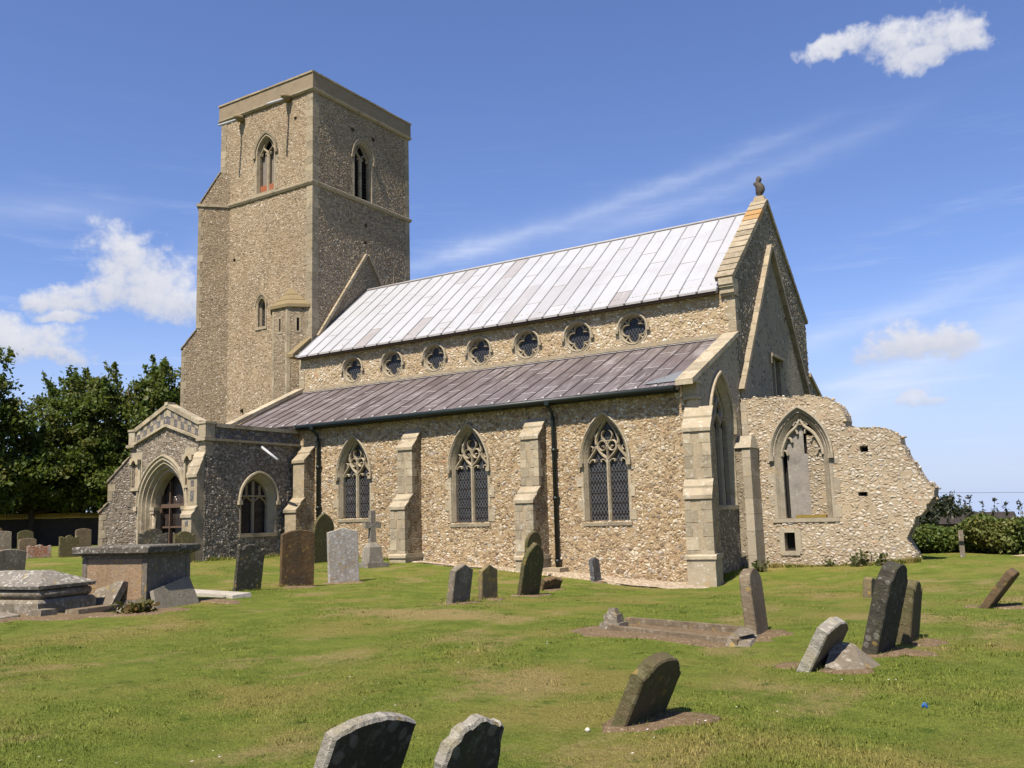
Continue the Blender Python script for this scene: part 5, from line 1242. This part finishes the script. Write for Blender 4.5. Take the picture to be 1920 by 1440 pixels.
soil(14.3, -15.6, 1.5, .85, 35); soil(13.3, -16.9, 1.6, .8, 20); soil(15.0, -14.3, .9, .5, 60); soil(14.35, -12.5, .8, .5, 15)
# white fallen slab
kb = MB(); kb.hexa([(-.88, -.26, -.1), (.88, -.30, -.1), (.9, .24, -.1), (-.9, .26, -.1)], [(-.86, -.24, .12), (.84, -.28, .06), (.86, .22, .08), (-.86, .25, .13)]); o_ = kb.build('ledger_slab', H_WHITE); o_.location = (13.45, -11.75, G(13.45, -11.75)-.03); o_.rotation_euler = (0, 0, math.radians(4)); tag(o_, 'white fallen ledger slab lying on the grass right of the chest tomb', 'ledger slab')
# slab under the chipped leaning stone
lean_slab('fallen_slab', [(27.03, -15.22, .0), (27.50, -15.35, -.10), (27.62, -14.82, -.12), (27.20, -14.70, .17), (27.02, -14.80, .20)], .10, (.35, -.2, .9), H_LGREY, 'fallen stone piece wedged in front of the short chipped headstone', 'stone fragment')
# ---- kerbed grave
K0, K1, K2, K3 = [(23.55, -13.15), (25.62, -13.72), (25.48, -12.85), (23.40, -12.28)]
kg = empty('kerbed_grave', (24.5, -13.0, G(24.5, -13.0)), label='kerbed grave plot filled with gravel and edged in weathered stone', cat='grave')
k_o = Vector(kg.location)
def kbar(a, b_, wd, z0, z1, m_, name, taper=1.):
    a, b_ = Vector((a[0], a[1], 0)), Vector((b_[0], b_[1], 0)); d = (b_-a).normalized(); s = Vector((-d.y, d.x, 0))*wd/2; mb = MB()
    za_, zb_ = G(a.x, a.y), G(b_.x, b_.y); lo = [a-s, b_-s, b_+s, a+s]; zz = [za_, zb_, zb_, za_]
    mb.hexa([v+Vector((0, 0, z+z0))-k_o for v, z in zip(lo, zz)], [v*1+Vector((0, 0, z+z1))-k_o+(s*.0) for v, z in zip([a-s*.8, b_-s*.8, b_+s*.8, a+s*.8], zz)]); return mb.build(name, m_, kg)
kbar(K0, K1, .13, -.2, .085, H_BUFF, 'kerb'); kbar(K3, K2, .13, -.2, .12, H_BUFF, 'kerb'); kbar(K3, K0, .13, -.2, .05, H_BUFF, 'kerb')
mb = MB(); c1, c2 = Vector((K1[0], K1[1], G(*K1))), Vector((K2[0], K2[1], G(*K2))); d = (c2-c1).normalized(); s = Vector((d.y, -d.x, 0))
mb.hexa([v-k_o for v in (c1-d*.07-s*.16, c1-d*.07+s*.14, c2+d*.07+s*.14, c2+d*.07-s*.16)], [v-k_o for v in (c1+Vector((0, 0, .10))-s*.14, c1+Vector((0, 0, .04))+s*.12, c2+Vector((0, 0, .04))+s*.12, c2+Vector((0, 0, .12))-s*.14)]); mid = (c1+c2)/2
mb.add([v-k_o for v in (c1+Vector((0, 0, .11)), c2+Vector((0, 0, .12)), mid+Vector((0, 0, .16))-s*.10, mid+Vector((0, 0, .10))+s*.13)], [(0, 3, 2), (3, 1, 2), (0, 2, 1)]); mb.build('end_coping', H_LGREY, kg)
m = MB(); V = [Vector((x, y, G(x, y)+.035))-k_o for x, y in (K0, K1, K2, K3)]; m.add(V, [(0, 1, 2, 3)]); m.build('gravel_fill', soilm, kg)
m = MB()
base = Vector((23.48, -12.9, G(23.48, -12.9)))-k_o
m.hexa([base+Vector((x, y, -.1)) for x, y in ((-.17, -.17), (.17, -.17), (.17, .17), (-.17, .17))], [base+Vector((x, y, .10)) for x, y in ((-.15, -.15), (.15, -.15), (.15, .15), (-.15, .15))])
m.hexa([base+Vector((x, y, .102)) for x, y in ((-.11, -.11), (.11, -.11), (.11, .11), (-.11, .11))], [base+Vector((x, y, .22)) for x, y in ((-.10, -.10), (.10, -.10), (.10, .10), (-.10, .10))])
m.hexa([base+Vector((x, y, .222)) for x, y in ((-.07, -.07), (.07, -.07), (.07, .07), (-.07, .07))], [base+Vector((x, y, .30)) for x, y in ((-.05, -.05), (.05, -.05), (.05, .05), (-.05, .05))])
m.build('broken_cross_base', H_LGREY, kg)
soil(24.45, -13.1, 1.95, 1.2, -15)
# ---- crosses
def cross(x, y, h, arm, wd, m_, label, pl=True, rz=0):
    e = empty('stone_cross', (x, y, G(x, y)), label=label, cat='stone cross'); e.rotation_euler = (0, 0, math.radians(rz)); z = -.2
    if pl:
        m = MB(); m.box((-.36, -.40, -.2), (.36, .40, .14), jit=.006)
        m.hexa([(-.24, -.27, .142), (.24, -.27, .142), (.24, .27, .142), (-.24, .27, .142)], [(-.20, -.22, .62), (.20, -.22, .62), (.20, .22, .62), (-.20, .22, .62)]); m.hexa([(-.20, -.22, .622), (.20, -.22, .622), (.20, .22, .622), (-.20, .22, .622)], [(-.09, -.10, .78), (.09, -.10, .78), (.09, .10, .78), (-.09, .10, .78)]); m.build('pedestal', m_, e); z = .782
    m = MB(); w2 = wd/2; za_ = h*.74
    P = [(-w2*1.25, z), (w2*1.25, z), (w2, za_-w2), (arm, za_-w2*1.1), (arm, za_+w2*1.1), (w2, za_+w2), (w2, h), (-w2, h), (-w2, za_+w2), (-arm, za_+w2*1.1), (-arm, za_-w2*1.1), (-w2, za_-w2)]
    m.slab(Fr((0, 0, 0), (0, 1)), P, -.07, .07); m.poly(Fr((0, 0, 0), (0, -1)), [(-a_, z_) for a_, z_ in P][::-1], .07); m.build('cross_shaft', m_, e)
    return e
cross(9.85, -2.5, 1.78, .30, .18, hs_mat("cross_grey", (.22, .20, .165), (.28, .25, .2), (.42, .4, .35), .4, seed=22.), 'grey stone memorial cross on a stepped pedestal against the aisle buttress', True, -15)
cross(25.95, 6.0, .80, .19, .20, H_LGREY, 'small pale stone cross standing in front of the hedge', False, 8)

# ------------------------------------------------------------------ bare earth patches
m = MB(); r_ = random.Random(5)
for (x, y, rx, ry, rot_) in SOIL:
    n = 22; ca, sa = math.cos(math.radians(rot_)), math.sin(math.radians(rot_)); ph = r_.uniform(0, 6)
    out = []
    for i in range(n):
        a = 2*math.pi*i/n; k = 1+.22*math.sin(2*a+ph)+.17*math.sin(3*a+ph*1.7)+.12*math.sin(5*a+ph*2)+r_.uniform(-.16, .16); u, v = rx*k*math.cos(a), ry*k*math.sin(a)
        out.append((x+u*ca-v*sa+.06, y+u*sa+v*ca))
    V, F = ground_sheet('s', None, out, .022); m.add(V, F, 0, True)
# a few worn spots in the turf
for (x, y, s_) in ((18.6, -18.6, .55), (22.3, -19.4, .4), (20.6, -15.4, .35), (24.6, -21.3, .35), (23.2, -16.2, .25), (26.8, -17.0, .22), (17.2, -16.6, .4)):
    out = [(x+s_*(1+.3*math.sin(3*a+x))*math.cos(a)*r_.uniform(.8, 1.15), y+s_*.6*(1+.2*math.sin(2*a+y))*math.sin(a)*r_.uniform(.8, 1.15)) for a in [2*math.pi*i/16 for i in range(16)]]
    V, F = ground_sheet('s', None, out, .006)
tag(m.build('soil', soilm), 'bare brown earth round the gravestones', kind='structure')
# pale track by the hedge
V, F = ground_sheet('track', None, jagged([(27.0, 6.3), (36, 5.2), (36, 7.4), (27.4, 7.2)], .08, 6, 9), .10)
m = MB(); m.add(V, F, 0, True); tag(m.build('track', simple("dry_track", (.34, .26, .17), var=.25, sc=2, bm=.02)), 'strip of pale bare track in front of the hedge', kind='structure')

# ------------------------------------------------------------------ vegetation
def leaf_mat(name, c1, c2, c3, tr=.25, sc=.6):
    m, t, b = mat(name, .55, .25)
    ri = t.n('ShaderNodeNewGeometry').outputs['Random Per Island']; p = opos(t)
    c = t.mix(ri, c1, c2); c = t.mix(t.m('MULTIPLY', t.sstep(t.noise(p, sc, 4, .6), .42, .66), .8), c, c3)
    t.put(b.inputs['Base Color'], c)
    tb = t.n('ShaderNodeBsdfTranslucent', {0: t.mix(.6, c, (.16, .20, .02))}); mx = t.n('ShaderNodeMixShader', {0: tr})
    t.t.links.new(b.outputs[0], mx.inputs[1]); t.t.links.new(tb.outputs[0], mx.inputs[2]); t.t.links.new(mx.outputs[0], t.t.nodes['Material Output'].inputs[0])
    return m
L_TREE = leaf_mat("leaf_dark_cherry", (.055, .100, .018), (.115, .165, .032), (.15, .14, .036), .4)
L_HEDGE = leaf_mat("leaf_hedge", (.065, .11, .024), (.125, .175, .040), (.19, .18, .05), .3, .9)
L_BUSH = leaf_mat("leaf_dark_bush", (.012, .022, .010), (.026, .040, .016), (.03, .04, .016), .12)
L_WEED = leaf_mat("leaf_weed", (.045, .075, .02), (.09, .115, .035), (.16, .12, .05), .25, 3.)
BARK = simple("bark", (.055, .042, .03), var=.4, sc=4, bm=.03)
nr_ = np.random.default_rng(3)
def leaves(cent, size, aspect=1.8, upbias=.35):
    """one diamond-shaped leaf card per centre"""
    N = len(cent); d = nr_.normal(size=(N, 3)); d /= np.linalg.norm(d, axis=1)[:, None]
    nrm = nr_.normal(size=(N, 3)); nrm[:, 2] += upbias*2; nrm /= np.linalg.norm(nrm, axis=1)[:, None]
    u = np.cross(d, nrm); u /= np.linalg.norm(u, axis=1)[:, None]; v = np.cross(nrm, u)
    s = (size*nr_.uniform(.6, 1.3, N))[:, None]
    return np.stack([cent-u*s*aspect*.5, cent+v*s*.5-u*s*.1, cent+u*s*aspect*.5, cent-v*s*.5-u*s*.1], 1).reshape(-1, 3)
def tree(name, x, y, h, crown, label, cat, lm, nclump, nleaf, lsize, seed, group=None, trunk_h=None, spikes=0):
    """crown: list of (dx, dy, dz, rx, ry, rz) lobes"""
    global nr_
    nr_ = np.random.default_rng(seed); r_ = random.Random(seed); z0 = G(x, y)
    e = empty(name, (x, y, z0), label=label, cat=cat, group=group)
    tm = MB(); th = trunk_h or h*.3; cl = []
    for i in range(nclump):
        dx, dy, dz, rx, ry, rz = crown[i % len(crown)]
        v = nr_.normal(size=3); v /= np.linalg.norm(v); k = nr_.uniform(.45, 1.12)**.7
        cl.append(np.array([dx+v[0]*rx*k, dy+v[1]*ry*k, dz+v[2]*rz*k]))
    tm.tube([(0, 0, -.3), (.05, 0, th*.5), (0, .05, th), (.1, 0, h*.6), (0, 0, h*.85)], [.03*h, .024*h, .02*h, .012*h, .003*h], 9)
    for c_ in cl[::max(1, len(cl)//45)]:
        b0 = Vector((0, 0, min(th*.75+.45*max(0, c_[2]-th*.7)*r_.uniform(.4, .9), c_[2]+.1))); b1 = Vector(c_); md = b0.lerp(b1, .5)+Vector((r_.uniform(-.3, .3), r_.uniform(-.3, .3), -.05*h*r_.random()))
        tm.tube([b0, md, b1], [.009*h, .005*h, .001*h], 5)
    tm.build('trunk', BARK, e)
    cs = []
    for c_ in cl:
        s = nr_.uniform(.4, 1.0)*(.55 if h > 6 else .45 if h > 4 else .2)
        q = nr_.normal(size=(nleaf, 3))*np.array([1, 1, .62])*s
        cs.append(c_+q)
    for k in range(spikes):                              # long shoots standing out of the crown
        dx, dy, dz, rx, ry, rz = crown[k % len(crown)]; a = nr_.uniform(0, 2*math.pi); rr_ = nr_.uniform(.1, .9)
        p0 = np.array([dx+rx*rr_*math.cos(a), dy+ry*rr_*math.sin(a), dz+rz*math.sqrt(1-rr_*rr_)*.9]); d = np.array([.35*math.cos(a)+nr_.normal()*.15, .35*math.sin(a)+nr_.normal()*.15, 1.]); L = nr_.uniform(.05, .13)*h
        n = int(nleaf*.45); tt_ = nr_.uniform(0, 1, n); cs.append(p0+d*L*tt_[:, None]+nr_.normal(size=(n, 3))*(.020*h*(1-tt_*.75))[:, None])
    C_ = np.concatenate(cs); C_ = C_[C_[:, 2] > (1.9+.5*np.sin(C_[:, 0]*1.3+C_[:, 1]) if h > 6 else .3)]
    fast_mesh('crown', leaves(C_, lsize), 4, lm, e)
    return e
GT = 'trees behind the boundary wall'
tree('broad_leaved_tree', -25.3, 13.0, 12.6, [(0, 0, 6.6, 5.0, 4.6, 4.6), (1.6, 2.5, 8.4, 3.2, 3.2, 3.3), (-2.2, -2.0, 7.4, 3.4, 3.4, 3.2), (0, 0, 4.2, 4.6, 4.2, 1.8)], 'tall dark broad-leaved tree next to the church porch, long shoots on top', 'tree', L_TREE, 330, 200, .17, 21, GT, spikes=60)
tree('broad_leaved_tree', -27.0, 7.6, 8.0, [(0, 0, 4.6, 2.6, 3.0, 2.6), (0, 0, 4.0, 3.2, 3.6, 1.6)], 'lower dark tree in the gap between two taller ones', 'tree', L_TREE, 110, 200, .17, 22, GT, spikes=22)
tree('broad_leaved_tree', -27.2, 3.9, 12.6, [(0, 0, 7.0, 2.9, 2.9, 5.0), (0, 0, 4.2, 3.4, 3.6, 2.0)], 'tall dark tree cut by the left edge', 'tree', L_TREE, 190, 200, .17, 23, GT, spikes=24)
tree('broad_leaved_tree', -23.4, 19.8, 10.8, [(0, 0, 6.0, 3.8, 4.2, 4.0), (0, 0, 3.2, 4.2, 4.2, 2.2)], 'dark tree half hidden behind the tower', 'tree', L_TREE, 140, 200, .17, 24, GT, spikes=20)
tree('bushy_tree', 21.9, 31.5, 2.7, [(0, 0, 1.3, 1.35, 1.3, 1.0), (-.4, 0, 1.7, .8, .9, .8), (.6, 0, 1.0, 1.3, 1.1, .7)], 'dark rounded bush rising behind the hedge next to the ruined wall', 'bush', L_BUSH, 130, 130, .12, 25, None, .5)
for k_, (bx_, by_, bh_) in enumerate(((-36.5, 3.5, 5.2), (-33.5, 9.5, 5.0), (-30.5, 15.0, 5.2), (-28.0, 20.0, 5.0), (-38.5, -2.0, 5.2))):
    tree('shrub', bx_, by_, bh_, [(0, 0, bh_*.45, 3.3, 3.3, bh_*.5)], ('leafy shrub behind the boundary wall at the left edge', 'leafy shrub behind the boundary wall under the low tree', 'leafy shrub behind the boundary wall left of the porch', 'leafy shrub behind the boundary wall hidden by the porch', 'leafy shrub behind the boundary wall beyond the left edge')[k_], 'shrub', L_BUSH, 130, 130, .2, 80+k_, 'shrubs behind the boundary wall', .5)
# boundary wall; its near-black colour stands in for the shade of the trees
bw = MB(); A = Vector((-37, -9)); B = Vector((-19.5, 22)); fr = Fr((A.x, A.y, 0), ((B-A).x, (B-A).y)); L = (B-A).length
zt = [G(A.x+(B-A).x*k/8, A.y+(B-A).y*k/8) for k in range(9)]
bw.slab(fr, [(0, .0)]+[(L, .0)]+[(L*k/8, zt[k]+1.72) for k in range(8, -1, -1)], -.4, 0); bwo = bw.build('boundary_wall', simple("tree_shaded_flint_wall", (.05, .042, .034), var=.5, sc=3, bm=.03)); tag(bwo, 'churchyard boundary wall under the trees, coloured dark for their shade, with yellowish coping', 'wall')
bw = MB(); x = 0
while x < L:
    x1 = min(L, x+rnd.uniform(.8, 1.3)); z = G(A.x+(B-A).x*x/L, A.y+(B-A).y*x/L)+1.72; pr = [(-.52, z), (.10, z), (.10, z+.08), (-.2, z+.34), (-.52, z+.08)]
    bw.hexa([fr.P(x+.01, b_, a_) for a_, b_ in pr] if False else [fr.P(x+.01, zz, c_) for c_, zz in pr], [fr.P(x1-.01, zz, c_) for c_, zz in pr]); x = x1
bw.build('wall_coping', ashlar("yellow_coping", (.62, .42, .10), dark=(.30, .22, .07), stain=.35), bwo)
# hedge on the right
def leaf_mass(name, cent_fn, N, size, lm, **kw):
    C_ = cent_fn(N); o_ = fast_mesh(name, leaves(C_, size, 1.6), 4, lm); return tag(o_, **kw)
nr_ = np.random.default_rng(31)
def hedge_pts(N):
    x = nr_.uniform(20.3, 40, N); top = .90+.16*np.sin(x*1.7)+.10*np.sin(x*4.1+1)+.14*np.sin(x*.7+2)+.22*(x < 23.5)
    z = nr_.uniform(0, 1, N)**.75*top; ly = nr_.normal(size=N)*.10
    yb = 8.1-.10*(x-24)+.4*np.sin(x*1.3); d = nr_.uniform(0, 1, N)**2*1.5
    bulge = .45*np.sin(np.clip(z/top, 0, 1)*math.pi*.9)+.18*np.sin(x*3.3+z*4)
    return np.c_[x, yb-bulge+d+ly, gz(x, yb)+z]
leaf_mass('hedge', hedge_pts, 42000, .085, L_HEDGE, label='tangled green hedge along the right of the churchyard behind the small cross', cat='hedge')
hc = bpy.data.objects['hedge']
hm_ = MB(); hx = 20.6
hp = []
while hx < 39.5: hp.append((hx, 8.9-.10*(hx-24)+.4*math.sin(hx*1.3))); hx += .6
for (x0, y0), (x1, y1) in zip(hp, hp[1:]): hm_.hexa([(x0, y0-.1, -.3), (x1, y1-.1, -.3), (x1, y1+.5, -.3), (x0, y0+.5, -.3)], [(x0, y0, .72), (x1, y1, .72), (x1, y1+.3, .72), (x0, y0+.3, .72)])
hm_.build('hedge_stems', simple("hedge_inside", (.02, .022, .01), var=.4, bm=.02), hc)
# tall weeds standing out of the hedge: each one a thing
sm_ = leaf_mat("leaf_tall_weed", (.025, .035, .02), (.05, .06, .03), (.06, .05, .04), .15, 2.)
WX = [23.6, 24.3, 24.75, 24.95, 25.3, 25.45, 25.62, 25.9, 26.05, 26.4, 26.75, 27.1, 27.5, 28.1, 28.7]
WH = [1.65, 1.35, 1.55, 1.7, 1.5, 1.75, 1.6, 1.45, 1.65, 1.4, 1.5, 1.35, 1.45, 1.4, 1.5]
for k, (x, h) in enumerate(zip(WX, WH)):
    h += .25
    r_ = random.Random(k); y = 8.6-.1*(x-24)+.4*math.sin(x*1.3); z0 = G(x, y)
    mb = MB(); lx = r_.uniform(-.12, .12); mb.tube([(0, 0, 0), (lx*.4, 0, h*.6), (lx, 0, h)], [.012, .009, .004], 4); o_ = mb.build('tall_weed', sm_); o_.location = (x, y, z0)
    nr_ = np.random.default_rng(50+k); n = 46; tt_ = nr_.uniform(.45, 1, n)**.8; C_ = np.c_[lx*tt_+nr_.normal(size=n)*.05*(1.25-tt_)*2, nr_.normal(size=n)*.06, h*tt_]
    fast_mesh('leaves', leaves(C_, .055, 3.2), 4, sm_, o_); tag(o_, 'tall spindly weed standing out above the hedge top', 'weed', 'tall weeds above the hedge')
# shed roof beyond the hedge
sx_, sy_ = 24.0, 31.0; z0 = G(sx_, sy_)
shd = empty('shed', (sx_, sy_, z0), label='low dark shed roof just showing over the hedge', cat='shed')
m = MB(); m.box((-1.7, -1.2, -.2), (1.7, 1.2, .95)); m.build('wall', simple("shed_boards", (.045, .038, .032)), shd)
m = MB(); m.loft([[(-1.85, -1.35, .92), (1.85, -1.35, .92)], [(-1.75, 0, 1.5), (1.75, 0, 1.5)], [(-1.85, 1.35, .92), (1.85, 1.35, .92)]]); m.build('roof', simple("shed_roof", (.035, .028, .026)), shd)
# overhead wire far beyond
def wire_poles():
    e = empty('overhead_wire', (-30, 172, G(-30, 172)), label='thin overhead wire strung across the sky beyond the hedge', cat='overhead wire')
    o_ = Vector(e.location); a = Vector((-34, 170, 6.6)); b_ = Vector((70, 179, 4.2)); mb = MB()
    pts = [a.lerp(b_, k/16)-Vector((0, 0, 4*1.75*(k/16)*(1-k/16)))-o_ for k in range(17)]; mb.tube(pts, .035, 5); mb.build('wire', simple("wire_dark", (.06, .06, .07), bm=0), e)
    mb = MB()
    for q in (a, b_): mb.tube([Vector((q.x, q.y, G(q.x, q.y)-.5))-o_, q+Vector((0, 0, .3))-o_], .12, 6)
    mb.build('pole', BARK, e)
wire_poles()
# weeds at wall feet
def weed(x, y, r, h, label, seed, n=420, m_=L_WEED):
    global nr_
    nr_ = np.random.default_rng(seed); n = int(n*.45); st_ = nr_.integers(0, 9, n); k = nr_.uniform(0, 1, n); a = st_*.7+nr_.normal(size=n)*.35; hh_ = .55+.45*np.sin(st_*2.1+seed); rr_ = r*(.25+.75*k)*nr_.uniform(.3, 1.1, n)
    mb = MB(); z0 = G(x, y)
    for i in range(9): aa = i*.7; mb.tube([(0, 0, -.05), (r*.6*math.cos(aa), r*.6*math.sin(aa), h*.8)], [.012, .004], 4)
    o_ = mb.build('weed_clump', m_); o_.location = (x, y, z0); C_ = np.c_[rr_*np.cos(a), rr_*np.sin(a), k*h*hh_*1.2]
    fast_mesh('leaves', leaves(C_, .075, 2.), 4, m_, o_); tag(o_, label, 'weed')
weed(23.45, 3.55, .42, .42, 'leafy green weed clump at the foot of the ruined wall', 61)
weed(24.05, 3.6, .24, .30, 'small weed beside the leafy clump at the ruined wall', 62, 200)
weed(22.6, 3.6, .2, .2, 'low weed tuft at the ruined wall, left of the leafy clump', 63, 160)
weed(20.75, 2.6, .3, .32, 'grassy weed tuft at the foot of the pale pilaster', 64, 260)
weed(15.0, -14.75, .42, .2, 'ferny weed growing beside the chest tomb front', 65, 500, leaf_mat("leaf_olive_weed", (.05, .055, .012), (.09, .08, .02), (.12, .07, .02), .2, 3.))
# small litter and pebble
mb = MB()
for k in range(7):
    a = k*.9; c_ = Vector((.028*math.cos(a), .028*math.sin(a), .025+.01*(k % 3))); mb.add([c_+Vector((rr.uniform(-.035, .035), rr.uniform(-.035, .035), rr.uniform(-.02, .03))) for _ in range(4)], [(0, 1, 2), (0, 2, 3), (1, 2, 3)])
o_ = mb.build('litter_scrap', simple("blue_plastic", (.02, .12, .42), rough=.35, var=.2, bm=0)); o_.scale = (.62, .62, .62); o_.location = (28.21, -16.81, G(28.21, -16.81)); tag(o_, 'crumpled bright blue plastic scrap on the grass', 'litter')
mb = MB(); pebble(mb, (0, 0, .012), .024); o_ = mb.build('white_pebble', COB[0]); o_.location = (26.14, -18.77, G(26.14, -18.77)); tag(o_, 'white pebble on the grass left of the squat leaning headstone', 'pebble')

# ------------------------------------------------------------------ grass blades and daisies
gm2, t, b = mat("grass_blade", .6, .2)
geo = t.n('ShaderNodeNewGeometry'); c = grass_color(t, geo.outputs['Position']); ri = geo.outputs['Random Per Island']
c = t.mix(ri, t.mix(1.0, c, (.62, .66, .6), 'MULTIPLY'), t.mix(1.0, c, (1.35, 1.3, 1.15), 'MULTIPLY')); t.put(b.inputs['Base Color'], c)
tb = t.n('ShaderNodeBsdfTranslucent', {0: c}); mx = t.n('ShaderNodeMixShader', {0: .35}); t.t.links.new(b.outputs[0], mx.inputs[1]); t.t.links.new(tb.outputs[0], mx.inputs[2]); t.t.links.new(mx.outputs[0], t.t.nodes['Material Output'].inputs[0])
ng = np.random.default_rng(77)
def scatter(N, r0, r1, pw):
    q = ng.uniform(0, 1, N); r = (r0**(1-pw)+(r1**(1-pw)-r0**(1-pw))*q)**(1/(1-pw))
    a = yaw+ng.uniform(-.66, .62, N); x = CAM.x+r*np.sin(a); y = CAM.y+r*np.cos(a)
    ok = np.ones(N, bool)
    for (sx0, sy0, rx, ry, rot_) in SOIL:
        ca, sa = math.cos(math.radians(rot_)), math.sin(math.radians(rot_)); u = (x-sx0-.06)*ca+(y-sy0)*sa; v = -(x-sx0-.06)*sa+(y-sy0)*ca
        ok &= ((u/rx)**2+(v/ry)**2 > ng.uniform(.08, 1.15, N))
    ok &= ~((x > -8) & (x < 20.7) & (y > -.05)); ok &= ~((x > 20) & (x < 25.2) & (y > 3.8) & (y < 4.8)); ok &= ~((x > -2) & (x < 4.2) & (y > -4.5))
    gl = -.5-.62*np.clip((x-8.4)/12, 0, 1)*np.clip((x-8.4)/9, 0, 1.9); ok &= ~((x > 8.4) & (x < 20.9) & (y > gl+ng.normal(size=N)*.05))
    ok &= ~((x > 12.9) & (x < 14.6) & (y > -14.1) & (y < -12.7)); ok &= ~((x > 11.5) & (x < 13.8) & (y > -16.1) & (y < -14.7)); ok &= ~((x > 23.4) & (x < 25.6) & (np.abs(y+13+.27*(x-24.5)) < .42))
    return x[ok], y[ok], r[ok]
def blades(x, y, r, hmin, hmax, w0):
    N = len(x); z = gz(x, y); a = ng.uniform(0, 2*math.pi, N); h = ng.uniform(hmin, hmax, N)*(.75+.5*np.sin(x*1.3+y)*np.sin(y*1.1)); l = h*ng.uniform(.3, 1.1, N)
    wd = w0*(1+r*.12)*ng.uniform(.7, 1.3, N); px, py = np.cos(a+1.57)*wd/2, np.sin(a+1.57)*wd/2
    V = np.empty((N, 3, 3)); V[:, 0] = np.c_[x-px, y-py, z-.005]; V[:, 1] = np.c_[x+px, y+py, z-.005]; V[:, 2] = np.c_[x+np.cos(a)*l, y+np.sin(a)*l, z+h]
    return V.reshape(-1, 3)
x, y, r = scatter(700000, 3.2, 34, 1.05)
V = blades(x, y, r, .006, .018, .0042)
x, y, r = scatter(5000, 3.5, 22, 1.1)
V2 = blades(x, y, r, .02, .055, .004)
xs, ys, rs = scatter(900, 3.6, 20, 1.1); kk = 26
xt = np.repeat(xs, kk)+ng.normal(size=len(xs)*kk)*.045; yt = np.repeat(ys, kk)+ng.normal(size=len(xs)*kk)*.045
V3 = blades(xt, yt, np.repeat(rs, kk), .015, .042, .006)
V4 = []
for (tx, ty, tw_, tyw) in TUFTS:                         # longer grass round the foot of each stone
    n = 170; s_ = ng.uniform(-.55, .55, n)*tw_; e_ = np.where(ng.uniform(0, 1, n) < .45, .05, -.16)+ng.normal(size=n)*.05; ca, sa = math.cos(math.radians(tyw)), math.sin(math.radians(tyw))
    x = tx+e_*ca-s_*sa; y = ty+e_*sa+s_*ca; V4.append(blades(x, y, np.hypot(x-CAM.x, y-CAM.y), .03, .085, .0045))
x = ng.uniform(20.7, 25.1, 2600); y = 3.80-np.abs(ng.normal(size=2600))*.10; V4.append(blades(x, y, np.full(2600, 30.), .05, .20, .005))
y = ng.uniform(.2, 3.0, 1200); x = 20.12+np.abs(ng.normal(size=1200))*.12; V4.append(blades(x, y, np.full(1200, 28.), .05, .18, .005))
x = ng.uniform(4.2, 9.5, 1600); y = -.1-np.abs(ng.normal(size=1600))*.12; V4.append(blades(x, y, np.full(1600, 32.), .05, .16, .005))
y = ng.uniform(-4.3, -.2, 900); x = 4.10+np.abs(ng.normal(size=900))*.10; V4.append(blades(x, y, np.full(900, 33.), .05, .16, .005))
go = fast_mesh('grass', np.concatenate([V, V2, V3]+V4), 3, gm2); tag(go, 'short mown grass of the churchyard lawn', kind='stuff')
x, y, r = scatter(200, 4, 20, 1.05); keep = (np.sin(x*1.9+1)+np.sin(y*2.3)) > .3; x, y = x[keep], y[keep]; z = gz(x, y)+.045; N = len(x); s = ng.uniform(.005, .010, N)
V = np.stack([np.c_[x-s, y-s, z], np.c_[x+s, y-s, z+.004], np.c_[x+s, y+s, z+.006], np.c_[x-s, y+s, z+.002]], 1).reshape(-1, 3)
do = fast_mesh('daisies', V, 4, simple("daisy_white", (.75, .75, .70), var=.05, bm=0)); tag(do, 'tiny white daisies scattered in the grass', kind='stuff')

# real surfaces are darker than their sunlit look: one overall reflectance factor for every material
for m_ in bpy.data.materials:
    nt_ = m_.node_tree
    for n_ in list(nt_.nodes):
        if n_.type in ('BSDF_PRINCIPLED', 'BSDF_TRANSLUCENT'):
            s_ = n_.inputs[0]
            if s_.is_linked:
                src = s_.links[0].from_socket; x_ = nt_.nodes.new('ShaderNodeMix'); x_.data_type = 'RGBA'; x_.blend_type = 'MULTIPLY'; x_.inputs[0].default_value = 1.0; x_.inputs[7].default_value = (.75, .75, .75, 1)
                nt_.links.new(src, x_.inputs[6]); nt_.links.new(x_.outputs[2], s_)
            else: s_.default_value = tuple(c_*.75 for c_ in s_.default_value[:3])+(1,)
